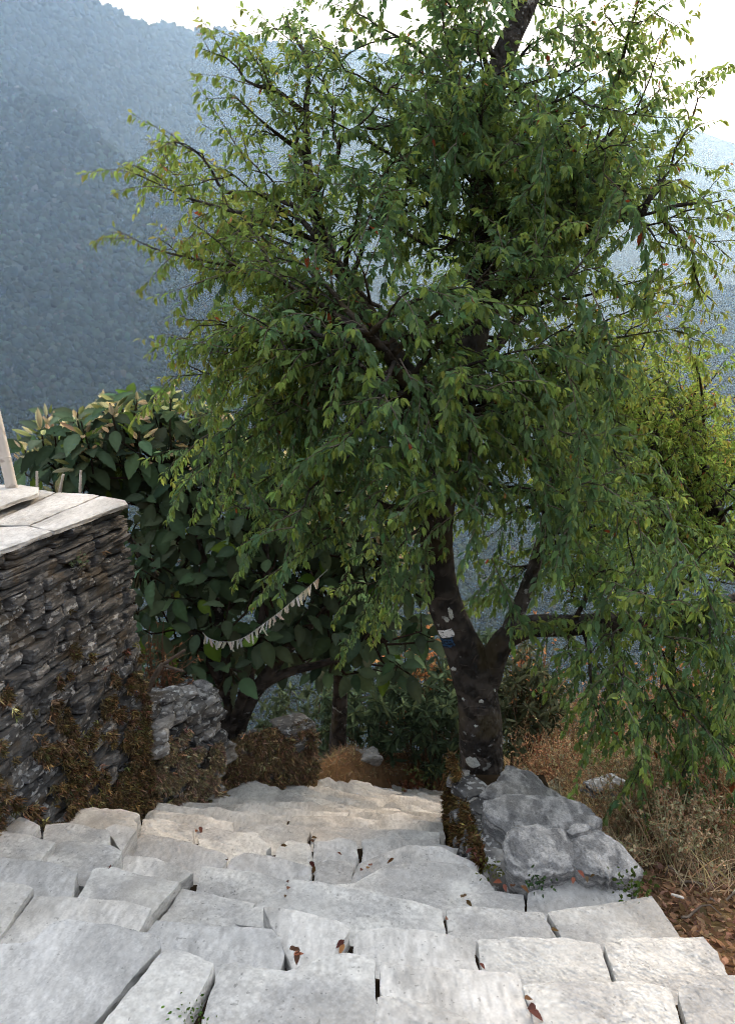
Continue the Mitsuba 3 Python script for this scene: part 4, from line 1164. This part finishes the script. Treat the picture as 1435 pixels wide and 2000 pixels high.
for (x, y, Y) in spots:
    p = at(x, y, Y)
    near = stem_pts[np.argmin(np.linalg.norm(stem_pts - p, axis=1))]
    top = np.interp(x, [40, 235, 440, 560, 830], [880, 775, 800, 870, 1000])
    upper = y < top + 130
    axis = unit(np.array([R.normal(0, 0.25), R.normal(-0.35, 0.25), 1.0 if upper else 0.35]))
    base = p - axis * 0.28
    mid = (near + base) / 2 + np.array([0, 0, -0.08])
    shoots.append(np.stack([near, (near + mid) / 2 + R.normal(0, 0.03, 3), mid, base, p]))
    n = R.integers(6, 9)
    az = R.uniform(0, 6.28) + np.arange(n) * 2.4
    e1 = unit(np.cross(axis, [0.3, 1, 0.1]))
    e2 = np.cross(axis, e1)
    rad = np.cos(az)[:, None] * e1 + np.sin(az)[:, None] * e2
    lev = np.linspace(0, 1, n)
    d = unit(rad * 1.0 + np.array([0, 0, -0.85]) * (1 - lev)[:, None] + axis * (0.75 * lev)[:, None] + R.normal(0, 0.16, (n, 3)))
    L = R.uniform(0.17, 0.27, n) * (1 - 0.35 * lev)
    c = vary(R, (0.060, 0.092, 0.055), n, 0.35, 0.07)
    fresh = R.random(n) < 0.05
    c[fresh] = vary(R, (0.11, 0.19, 0.035), fresh.sum(), 0.2)
    pos.append(p + rad * 0.03 - axis * (0.24 * (1 - lev))[:, None]), dirs.append(d), nrm.append(unit(axis * 0.8 + rad * 0.25 + np.array([0, -0.55, 0.45]) + R.normal(0, 0.15, (n, 3)))), Ls.append(L), cols.append(c)
    if upper:
        k_ = R.integers(4, 9)
        az = R.uniform(0, 6.28, k_)
        rd = np.cos(az)[:, None] * e1 + np.sin(az)[:, None] * e2
        cp.append(p + rd * 0.05 - axis * R.uniform(0, 0.16, k_)[:, None]), cd.append(unit(rd + axis * R.uniform(0.0, 0.7, k_)[:, None])), cn.append(np.repeat(axis[None], k_, 0)), cL.append(R.uniform(0.08, 0.16, k_))
        pc = vary(R, (0.48, 0.44, 0.29), k_, 0.3, 0.06)
        gr = R.random(k_) < 0.35
        pc[gr] = vary(R, (0.22, 0.27, 0.11), gr.sum(), 0.25)
        cc.append(pc)
V, F, C = leaves(BIG, np.vstack(pos), np.vstack(dirs), np.vstack(nrm), np.concatenate(Ls), np.full(sum(map(len, Ls)), 0.82) , np.vstack(cols))
C[:, :12] *= 1.3      # the midrib is paler
leaf_parts(big, 'leaf', BIG, V, F, C, np.concatenate(Ls), 'mat_big_leaf', 'foliage')
V, F, C = leaves(CURL, np.vstack(cp), np.vstack(cd), np.vstack(cn), np.concatenate(cL), np.full(sum(map(len, cL)), 1.0), np.vstack(cc))
leaf_parts(big, 'curled_leaf', CURL, V, F, C, np.concatenate(cL), 'mat_dry', 'curled_foliage', most=200)
sh = np.array(shoots)
put('shoots', sticks(sh, np.full(len(sh), 0.014), np.full(len(sh), 0.006), 5), 'mat_twig', big, smooth=True, color=np.repeat(vary(R, (0.035, 0.028, 0.022), len(sh)), 25, 0), kind='stuff')

# ------------------------------------------------------------------ shrubs, dry scrub and grass
LANCE = leaf_shape([0, 0.11, 0.14, 0.10, 0.0], fold=0.15, bend=0.25)
SMALL = leaf_shape([0, 0.25, 0.2, 0.0], fold=0.15, bend=0.15)


def shrub(name, label, cat, x, y, rad, high, nstem, nleaf, lsize, palette, seed, tmpl=LANCE, twig=(0.10, 0.07, 0.05), rosette=0, group=None, low=0.15, zoff=0.0, bsdf='mat_leaf', thin=1.0):
    r = rng(seed)
    base = np.array([x, y, float(ground_z(x, y)) + zoff])
    key = thing(name, label, cat, group)
    a, q = r.uniform(0, 2 * np.pi, nstem), np.sqrt(r.random(nstem))
    hh = high * (1 - 0.45 * q ** 2) * r.uniform(0.7, 1.08, nstem)
    tip = base + np.stack([np.cos(a) * q * rad, np.sin(a) * q * rad, hh], -1)
    foot = base + np.stack([np.cos(a) * q * rad * 0.25, np.sin(a) * q * rad * 0.25, 0 * hh - 0.1], -1)
    t = np.linspace(0, 1, 6)[None, :, None]
    P = foot[:, None] * (1 - t) + tip[:, None] * t + np.array([0, 0, 1]) * (np.sin(t * np.pi) * 0.12 * high) + np.cumsum(r.normal(0, 0.02 * high, (nstem, 6, 3)), 1) * t
    sec_i = r.integers(0, nstem, nstem * 5)
    sec_k = r.uniform(1.5, 4.9, nstem * 5)
    kk = sec_k.astype(int)
    s0 = P[sec_i, kk] * (1 - (sec_k - kk))[:, None] + P[sec_i, np.minimum(kk + 1, 5)] * (sec_k - kk)[:, None]
    sd = unit(r.normal(0, 1, (len(s0), 3)) + [0, 0, 0.7]) * (r.uniform(0.1, 0.32, len(s0)) * high)[:, None]
    t2_ = np.linspace(0, 1, 6)[None, :, None]
    S = s0[:, None] + sd[:, None] * t2_ + r.normal(0, 0.01 * high, (len(s0), 6, 3)) * t2_
    allp = np.concatenate([P, S])
    R0 = np.r_[np.full(nstem, 0.008), np.full(len(S), 0.0035)] * thin
    m_ = sticks(allp, R0, R0 * 0.35)
    put('stems', m_, 'mat_twig', key, smooth=True, color=np.repeat(vary(r, twig, len(allp), 0.3), 18, 0), kind='stuff')
    if nleaf:
        i = r.integers(0, len(allp), nleaf)
        u = r.uniform(1.5, 5, nleaf) if not rosette else np.full(nleaf, 5.0)
        k0 = np.minimum(u.astype(int), 4)
        p = allp[i, k0] * (1 - (u - k0))[:, None] + allp[i, k0 + 1] * (u - k0)[:, None]
        ax = unit(allp[i, 5] - allp[i, 3])
        d = unit(r.normal(0, 1, (nleaf, 3)) + ax * (0.25 if rosette else 0.6) + [0, 0, -0.15])
        nm = unit(ax * 0.6 + np.array([0, -0.2, 0.7]) + r.normal(0, 0.35, (nleaf, 3)))
        pal = np.array(palette)
        c_ = pal[r.integers(0, len(pal), nleaf)] * np.exp(r.normal(0, 0.28, (nleaf, 1)))
        V_, F_, C_ = leaves(tmpl, p, d, nm, lsize * r.uniform(0.6, 1.25, nleaf), np.full(nleaf, 0.9), c_)
        mm, cc_ = flat(V_, F_, C_)
        put('leaves', mm, bsdf, key, smooth=True, color=cc_, kind='stuff')
    return key


G_DARK = [(0.08, 0.125, 0.075), (0.11, 0.16, 0.09), (0.06, 0.09, 0.06)]
G_PALE = [(0.22, 0.24, 0.15), (0.30, 0.30, 0.20), (0.13, 0.16, 0.09)]
ORANGE = [(0.50, 0.24, 0.11), (0.52, 0.32, 0.15), (0.42, 0.19, 0.10), (0.24, 0.20, 0.10)]
DRY = [(0.42, 0.29, 0.18), (0.52, 0.41, 0.27), (0.33, 0.19, 0.12), (0.28, 0.29, 0.16), (0.38, 0.39, 0.25)]
OLIVE = [(0.22, 0.25, 0.12), (0.34, 0.34, 0.19), (0.40, 0.29, 0.18)]
xy = lambda px, Y: float((px - 717.5) / FOC * (Y * CP + 0.5 * Y * SP))
GS = 'green shrubs at the foot of the steps'
shrub('green_shrub', 'dark green shrub right of the straight lower trunk', 'shrub', xy(745, 8.0), 8.0, 0.7, 1.25, 26, 2600, 0.12, G_DARK, 71, rosette=1, group=GS)
shrub('green_shrub', 'dark green shrub just left of the cherry trunk, with rosettes of narrow leaves', 'shrub', xy(840, 7.4), 7.4, 0.65, 1.2, 26, 2600, 0.13, G_DARK, 72, rosette=1, group=GS)
shrub('green_shrub', 'tall dark green shrub against the left side of the cherry trunk', 'shrub', xy(880, 8.3), 8.3, 0.6, 1.75, 26, 2200, 0.12, G_DARK, 73, rosette=1, group=GS)
shrub('green_shrub', 'green shrub left of the straight lower trunk', 'shrub', xy(600, 8.4), 8.4, 0.6, 1.15, 22, 2200, 0.11, [(0.06, 0.085, 0.05), (0.09, 0.12, 0.07)], 74, rosette=1, group=GS)
shrub('green_shrub', 'pale green shrub right of the cherry trunk', 'shrub', xy(1005, 7.0), 7.0, 0.4, 1.35, 20, 1600, 0.12, [(0.07, 0.09, 0.05), (0.14, 0.16, 0.10)], 75, rosette=1, group=GS)
shrub('orange_leaved_shrub', 'thin shrub with orange autumn leaves left of the cherry trunk', 'shrub', xy(818, 8.0), 8.0, 0.45, 1.95, 14, 900, 0.075, ORANGE, 76, tmpl=SMALL)
shrub('orange_leaved_shrub', 'bare twiggy shrub with orange leaf tips right of the cherry trunk', 'shrub', xy(1045, 7.2), 7.2, 0.45, 1.55, 16, 420, 0.06, ORANGE, 77, tmpl=SMALL, twig=(0.28, 0.17, 0.12))
shrub('orange_leaved_shrub', 'thin orange leaved shrub at the right under the drooping branches', 'shrub', xy(1330, 6.6), 6.6, 0.5, 1.35, 14, 420, 0.06, ORANGE, 78, tmpl=SMALL, twig=(0.25, 0.15, 0.10))
shrub('pale_plant', 'whitish grey leafy plant behind the boulders', 'plant', xy(1045, 5.2), 5.2, 0.30, 0.42, 26, 1500, 0.05, [(0.42, 0.40, 0.30), (0.34, 0.34, 0.26)], 79, tmpl=LANCE, twig=(0.3, 0.27, 0.2), bsdf='mat_dry')
shrub('russet_plant', 'low russet plant at the edge of the lower steps', 'plant', xy(790, 6.9), 6.9, 0.28, 0.32, 30, 700, 0.035, [(0.20, 0.08, 0.05), (0.26, 0.12, 0.07)], 80, tmpl=SMALL, twig=(0.2, 0.09, 0.06), bsdf='mat_dry')
shrub('russet_plant', 'dry russet tangle behind the loose stones of the low wall', 'plant', xy(318, 5.3), 5.3, 0.22, 0.95, 26, 500, 0.03, [(0.24, 0.11, 0.06), (0.3, 0.17, 0.09)], 81, tmpl=SMALL, twig=(0.16, 0.09, 0.06), bsdf='mat_dry', zoff=0.6)
SC = [(1120, 6.6, .55, .7), (1190, 7.4, .6, .8), (1270, 6.3, .6, .75), (1350, 7.2, .6, .85), (1430, 6.5, .6, .8), (1090, 5.9, .4, .5), (1180, 5.4, .45, .5), (1260, 5.2, .5, .6), (1340, 5.2, .5, .7), (1420, 5.4, .5, .7), (1300, 4.4, .45, .5),
      (1390, 4.3, .5, .55), (1240, 4.5, .35, .42), (1470, 4.0, .5, .55), (1350, 3.7, .4, .42), (1110, 8.2, .6, .85), (1060, 7.9, .5, .8), (1230, 8.6, .7, .95), (1330, 8.4, .7, .9), (1430, 8.2, .7, .95), (1480, 7.2, .6, .9), (1500, 5.2, .5, .7)]
WHERE = ['straw coloured bush just right of the pale green shrub', 'russet bush under the drooping branch tips, middle of the bank', 'straw coloured bush behind the drooping branch tips', 'olive and tan bush far back under the drooping branches', 'straw coloured bush at the right edge of the photo, halfway down the bank',
         'low russet bush just behind the whitish plant', 'low straw coloured bush behind the pale stone', 'olive and tan bush right of the pale stone', 'straw coloured bush in the middle of the right-hand bank', 'russet bush at the right edge below the drooping branches',
         'straw coloured bush in front of the bank, above the leaf litter', 'olive and tan bush at the right edge above the leaf litter', 'low straw coloured bush beside the flat pointed rock', 'russet bush at the right edge just above the fallen sticks', 'low straw coloured bush nearest the leaf litter',
         'olive and tan bush on the skyline of the bank near the orange tipped shrub', 'straw coloured bush on the skyline just right of the cherry trunk', 'russet bush on the skyline in the middle of the bank', 'straw coloured bush on the skyline behind the drooping leaves', 'olive and tan bush on the skyline at the right edge',
         'straw coloured bush at the far right of the bank', 'russet bush at the far right, mostly out of the frame']
GDRY = 'dry bushes on the right-hand bank'
for i, (px, Y, rd, hg) in enumerate(SC):
    k_ = {'stra': 0, 'russ': 1, 'low ': 1 if 'russet' in WHERE[i] else 0, 'oliv': 3}[WHERE[i][:4]]
    pal = [DRY, [(0.40, 0.22, 0.14), (0.34, 0.20, 0.13), (0.48, 0.34, 0.22), (0.28, 0.27, 0.16)], DRY, OLIVE][k_]
    shrub('dry_bush', WHERE[i], 'bush', xy(px, Y), Y, rd, hg, 44, 2300, 0.024, pal, 900 + i, tmpl=SMALL, group=GDRY, twig=[(0.32, 0.24, 0.15), (0.25, 0.13, 0.08), (0.2, 0.16, 0.12), (0.26, 0.2, 0.12)][k_], bsdf='mat_dry', thin=0.75)


def grass(name, label, pts, seed, length, base, lean=0.5, wid=0.0035, parent=None, cat='grass'):
    r = rng(seed)
    n = len(pts)
    d = unit(np.stack([r.normal(0, lean, n), r.normal(0, lean, n), np.ones(n)], -1))
    L = length * r.uniform(0.5, 1.4, n)
    t = np.linspace(0, 1, 4)
    bend = unit(np.stack([r.normal(0, 1, n), r.normal(0, 1, n), np.full(n, -0.6)], -1)) * (L * r.uniform(0.1, 0.7, n))[:, None]
    c = pts[:, None] + d[:, None] * (L[:, None] * t)[..., None] + bend[:, None] * (t ** 2)[None, :, None]
    w = unit(np.cross(d, r.normal(0, 1, (n, 3)))) * wid
    V = np.stack([c - w[:, None] * (1 - t)[None, :, None], c + w[:, None] * (1 - t)[None, :, None]], 2).reshape(n, 8, 3)
    f = np.array([[0, 1, 3], [0, 3, 2], [2, 3, 5], [2, 5, 4], [4, 5, 7], [4, 7, 6]])
    C = np.repeat(vary(r, base, n, 0.35, 0.1)[:, None], 8, 1)
    m_, c_ = flat(V, f[None] + (np.arange(n) * 8)[:, None, None], C)
    return put(name, m_, 'mat_dry', parent, smooth=False, color=c_, label=label, cat=cat, kind='stuff')


def on_ground(n, seed, xr, yr, ok):
    r = rng(seed)
    x, y = r.uniform(*xr, n), r.uniform(*yr, n)
    k_ = ok(x, y)
    x, y = x[k_], y[k_]
    return np.stack([x, y, ground_z(x, y) - 0.01], -1)


bank = lambda x, y: (x > 1.05 + 0.25 * np.clip(3.4 - y, -1, 2) + 0.0 * y) & (meshkit.fbm(np.stack([x, y, 0 * x], -1) * 1.2 + 10, 3, 6) > np.where(y > 3.7, 0.36, 0.55))
grass('dry_grass', 'tangled dry straw grass covering the right-hand bank', on_ground(26000, 91, (0.9, 5.0), (2.2, 9.0), bank), 92, 0.26, (0.50, 0.40, 0.26), lean=0.7)
grass('dry_grass', 'small patch of dry grass at the inner corner of the bend beside the rubble', on_ground(2600, 97, (0.40, 0.80), (4.75, 5.8), lambda x, y: x > 0.40 + 0.1 * np.sin(y * 9)), 98, 0.07, (0.22, 0.14, 0.075), lean=1.0)
grass('dry_grass', 'trampled dry grass around the foot of the lower trunk', on_ground(7000, 93, (-1.1, 1.1), (5.7, 8.6), lambda x, y: ((x + 0.87) - (y - 5.55) * 0.78 < 0.02) & (x > -1.0)), 94, 0.10, (0.30, 0.225, 0.145), lean=1.0)


def litter(pts, seed, size, base, tmpl=SMALL):
    r = rng(seed)
    n = len(pts)
    V_, F_, C_ = leaves(tmpl, pts + [0, 0, 0.012], unit(r.normal(0, 1, (n, 3)) * [1, 1, 0.25]), unit(r.normal(0, 0.5, (n, 3)) + [0, 0, 1]), size * r.uniform(0.5, 1.3, n), np.full(n, 1.0), vary(r, base, n, 0.45, 0.07))
    return flat(V_, F_, C_)


pts = on_ground(26000, 95, (0.95, 3.6), (1.6, 4.6), lambda x, y: (x > 1.12 + 0.30 * np.clip(2.7 - y, 0, 2)) & (meshkit.fbm(np.stack([x, y, 0 * x], -1) * 2.5 + 10, 2, 8) > 0.33))
m, c = litter(pts, 96, 0.045, (0.20, 0.125, 0.08))
put('leaf_litter', m, 'mat_dry', smooth=False, color=c, label='brown leaf litter beside the right-hand edge of the steps', cat='leaf litter', kind='stuff')

# ------------------------------------------------------------------ small things
# fallen leaves caught in the joints and on the treads
R = rng(101)
CURLED = leaf_shape([0, 0.2, 0.3, 0.22, 0.0], fold=0.9, bend=-0.3, curl=0.6)
SP_ = [(560, 1742, 3), (566, 1728, 3), (555, 1758, 3), (668, 1842, 2), (672, 1850, 2), (578, 1872, 1), (572, 1862, 1), (585, 1866, 1), (608, 1690, 5), (612, 1696, 5), (702, 1704, 5), (714, 1700, 5), (726, 1694, 5), (611, 1640, 7), (606, 1645, 7), (552, 1656, 6),
       (767, 1684, 4), (905, 1756, 4), (912, 1762, 4), (866, 1800, 3), (932, 1884, 2), (1030, 1972, 1), (1040, 1986, 1), (1024, 1958, 1), (1078, 1822, 3), (215, 1700, 3), (390, 1622, 6), (382, 1628, 6), (445, 1684, 4), (656, 1668, 5), (920, 1664, 5), (905, 1650, 6),
       (915, 1640, 6), (925, 1672, 5), (890, 1630, 7), (900, 1632, 7), (975, 1728, 3.6), (985, 1732, 3.6), (1000, 1736, 3.6), (1020, 1738, 3.6), (1130, 1708, 3.4), (1145, 1714, 3.4), (1165, 1712, 3.4), (1120, 1718, 3.4), (880, 1622, 7), (935, 1680, 5), (270, 1578, 6.2), (107, 1579, 4)]
for (px, py, row) in SP_:
    p = atz(px, py, ZROW(row) + 0.012)
    d, nm = unit(np.array([R.normal(), R.normal(), 0.15])), unit(np.array([R.normal(0, .3), R.normal(0, .3), 1]))
    V_, F_, C_ = leaves(CURLED, (p - d * 0.03)[None], d[None], nm[None], np.array([R.uniform(0.024, 0.046)]), np.array([0.9]), vary(R, (0.15, 0.075, 0.048), 1, 0.35, 0.15))
    put('fallen_leaf', (V_[0], F_[0]), 'mat_dry', smooth=True, color=C_[0], label='curled brown fallen leaf at the foot of the boulder pile' if px > 870 and row > 3.3 else 'curled brown fallen leaf lying in a joint of the stone steps', cat='leaf',
        group='fallen leaves by the boulders' if px > 870 and row > 3.3 else 'fallen leaves on the steps')


def plantlet(name, label, p, n, size, base, seed, spread=0.03):
    r = rng(seed)
    o = p + r.normal(0, spread, (n, 3)) * [1, 1, 0.5]
    V_, F_, C_ = leaves(SMALL, o, unit(r.normal(0, 0.8, (n, 3)) + [0, -0.2, 0.5]), unit(r.normal(0, 0.5, (n, 3)) + [0, -0.4, 0.8]), 0.62 * size * r.uniform(0.6, 1.3, n), np.full(n, 1.0), 0.75 * vary(r, base, n, 0.3))
    m_, c_ = flat(V_, F_, C_)
    key = thing(name, label, 'plant')
    put('leaves', m_, 'mat_leaf', key, smooth=True, color=c_, kind='stuff')


plantlet('wall_fern', 'small green plant growing from the top courses of the tall wall', wall_pt(0.62, -1.10, 0.05), 60, 0.035, (0.16, 0.22, 0.13), 111, 0.03)
plantlet('weed', 'green weed in the joint at the bottom edge of the steps', atz(375, 1985, -1.78), 60, 0.018, (0.10, 0.18, 0.04), 112, 0.03)
plantlet('weed', 'green weed under the flat rock at the right end of the boulders', atz(1240, 1735, -2.14), 90, 0.035, (0.07, 0.11, 0.03), 113, 0.045)
plantlet('weed', 'dark weed under the rounded front boulder', atz(1050, 1728, -2.14), 50, 0.03, (0.05, 0.09, 0.04), 114, 0.03)
plantlet('weed', 'mossy weed at the left foot of the boulder pile', atz(962, 1702, -2.22), 60, 0.028, (0.10, 0.11, 0.03), 115, 0.03)
plantlet('weed', 'pale green weed beside the far end of the steps', atz(820, 1512, -4.1), 70, 0.07, (0.14, 0.17, 0.07), 116, 0.09)

# bamboo pole and stakes by the wall top
pole = thing('bamboo_pole', 'weathered bamboo pole standing on the platform at the left edge', 'pole')
p0, p1 = atz(24, 957, ZC + 0.04), at(-47, 640, 4.80)
put('cane', Tube([p0 - unit(p1 - p0) * 0.05, p0 * 0.7 + p1 * 0.3, p1], [0.036, 0.034, 0.030], bump=0.03).mesh(16, 0.04), 'mat_bamboo', pole, smooth=True)
for q in (0.20, 0.62):
    c0, t = p0 + (p1 - p0) * q, unit(p1 - p0)
    put('node', Tube([c0 - t * 0.006, c0, c0 + t * 0.006], [0.034, 0.0375, 0.034]).mesh(16, 0.003), 'mat_bamboo', pole, smooth=True)
for (a, b_, lab) in [((152, 972, 5.0), (158, 918, 5.0), 'thin upright stake behind the middle of the wall top'), ((74, 952, 5.1), (72, 920, 5.1), 'short stake just right of the bamboo pole'), ((98, 956, 5.05), (124, 926, 5.0), 'short slanting stake behind the wall top')]:
    put('stake', Tube([at(a[0], a[1] + 90, a[2]), at(*b_)], [0.010, 0.009], bump=0.1).mesh(7, 0.05), 'mat_bamboo', smooth=True, label=lab, cat='stake')
# broken branch and cut log on the low wall
bb = thing('broken_branch', 'broken forked branch leaning on the low wall', 'branch')
put('stem', Tube([at(284, 1362, 4.85), at(300, 1325, 4.85), at(318, 1297, 4.85)], [0.022, 0.020, 0.018], bump=0.15).mesh(10, 0.03), 'mat_wood', bb, smooth=True)
put('fork', Tube([at(318, 1299, 4.85), at(340, 1284, 4.83), at(361, 1270, 4.8)], [0.012, 0.011, 0.010], bump=0.1).mesh(8, 0.03), 'mat_wood', bb, smooth=True)
put('fork', Tube([at(318, 1300, 4.85), at(340, 1306, 4.8), at(358, 1311, 4.76)], [0.011, 0.010, 0.008], bump=0.1).mesh(8, 0.03), 'mat_wood', bb, smooth=True)
lg = thing('cut_log', 'short cut log with an orange end lying on the low wall', 'log')
a, b_ = at(277, 1369, 4.72), at(316, 1364, 4.9)
put('bark', Tube([a, (a + b_) / 2, b_], [0.03, 0.031, 0.03], bump=0.08).mesh(14, 0.02), 'mat_wood', lg, smooth=40)
put('cut_end', Tube([a - unit(b_ - a) * 0.004, a + unit(b_ - a) * 0.003], [0.027, 0.027]).mesh(14, 0.003), 'mat_cut_wood', lg, smooth=40)
# a string of little cloth flags
fs = thing('flag_string', 'string of small faded cloth flags hung in the large leaved tree', 'flags')
FP = np.array([at(*p) for p in [(396, 1236, 5.45), (415, 1250, 5.4), (445, 1254, 5.38), (475, 1246, 5.36), (510, 1222, 5.34), (545, 1196, 5.34), (580, 1166, 5.36), (612, 1138, 5.4), (640, 1112, 5.45)]])
cord = Tube(FP, np.full(9, 0.0022))
put('cord', cord.mesh(5, 0.03), 'mat_twig', fs, smooth=True, color=np.full((len(cord.mesh(5, 0.03)[0]), 3), 0.45))
R = rng(121)
for q in range(46):
    u = cord.L * (0.03 + 0.93 * (q + R.uniform(-0.4, 0.4)) / 46)
    t, _, _ = cord.frame(np.array(u))
    o = cord.c(np.array(u))
    w, h = R.uniform(0.015, 0.028), R.uniform(0.035, 0.085)
    sw = np.array([R.normal(0, 0.02), R.normal(-0.01, 0.015), 0])
    g = [[0, 0], [1, 0], [0.97, -0.5], [0.06, -0.5], [0.85, -1.0], [0.25, -0.92]]
    V_ = np.array([o + t * w * (x - 0.5) + np.array([0, 0, h * z_]) + sw * -z_ + np.array([0, -0.008 * math.sin(x * 5 + q), 0]) for x, z_ in g])
    col = [(0.62, 0.62, 0.60), (0.55, 0.58, 0.50), (0.62, 0.52, 0.48), (0.50, 0.54, 0.62), (0.68, 0.66, 0.58)][R.integers(0, 5)]
    put('flag', (V_, np.array([[0, 3, 1], [1, 3, 2], [3, 5, 2], [2, 5, 4]])), 'mat_cloth', fs, smooth=True, color=np.repeat([col], 6, 0))
# fallen sticks on the bank
R = rng(131)
for i, (px, py, L, az) in enumerate([(1370, 1790, 0.30, 0.1), (1385, 1730, 0.45, -0.5), (1330, 1712, 0.25, -0.3), (1400, 1690, 0.5, -0.7), (1310, 1665, 0.4, -0.55), (1420, 1750, 0.35, 0.4)]):
    d = ray(px, py)
    s_ = np.linspace(1.5, 6, 400)
    q_ = d[None] * (s_ / d[1])[:, None]
    j = np.argmax(q_[:, 2] < ground_z(q_[:, 0], q_[:, 1]) + 0.03)
    o = q_[j]
    e = np.array([math.cos(az), math.sin(az), -0.46 * math.sin(az) + 0.03])
    L = L * 0.6
    put('fallen_stick', Tube([o - e * L / 2, o - e * L * 0.2 + R.normal(0, 0.02, 3), o + e * L * 0.15 + R.normal(0, 0.02, 3), o + e * L / 2], [0.007, 0.006, 0.006, 0.003], bump=0.25, freq=12).mesh(7, 0.04), 'mat_wood', smooth=True, label=['thick dark stick lying nearest the steps on the leaf litter', 'long thin stick right of the paper scrap', 'short stick beside the flat pointed rock', 'long slanting stick under the scrub at the right', 'thin stick at the upper edge of the leaf litter', 'crooked stick at the right edge of the leaf litter'][i], cat='stick', group='sticks on the leaf litter')
p = R.normal(0, 1, 3)
o = atz(1322, 1762, -2.16)
put('paper_scrap', slab_mesh(np.array([o[:2] + q for q in ([-0.026, 0.010], [0.02, -0.014], [0.024, -0.004], [-0.02, 0.018])]), o[2] + 0.03, 0.004, 5, rough=0.002, edge=0.001, step=0.01, jag=0.001), 'mat_cap', smooth=40,
    label='white paper scrap on the leaf litter beside the steps', cat='litter')

# ------------------------------------------------------------------ the air
allz = [meshkit.WRITTEN[d['filename']][0] for d in scene.values() if d.get('type') == 'ply']
lo, hi = np.min([v.min(0) for v in allz], 0) - [5, 5, 1], np.max([v.max(0) for v in allz], 0) + [5, 5, 5]
scene['haze'] = {'type': 'cube', 'to_world': T().translate(((lo + hi) / 2).tolist()).scale(((hi - lo) / 2).tolist()), 'bsdf': {'type': 'null'}, 'interior': {'type': 'ref', 'id': 'haze_air'}}
tag('haze', 'thin blue haze filling the valley', 'haze', kind='stuff')
import sys
print('cherry leaves', n_cherry, 'entries', len(scene), 'tris', sum(len(meshkit.WRITTEN[d['filename']][1]) for d in scene.values() if d.get('type') == 'ply'), 'box', lo, hi)
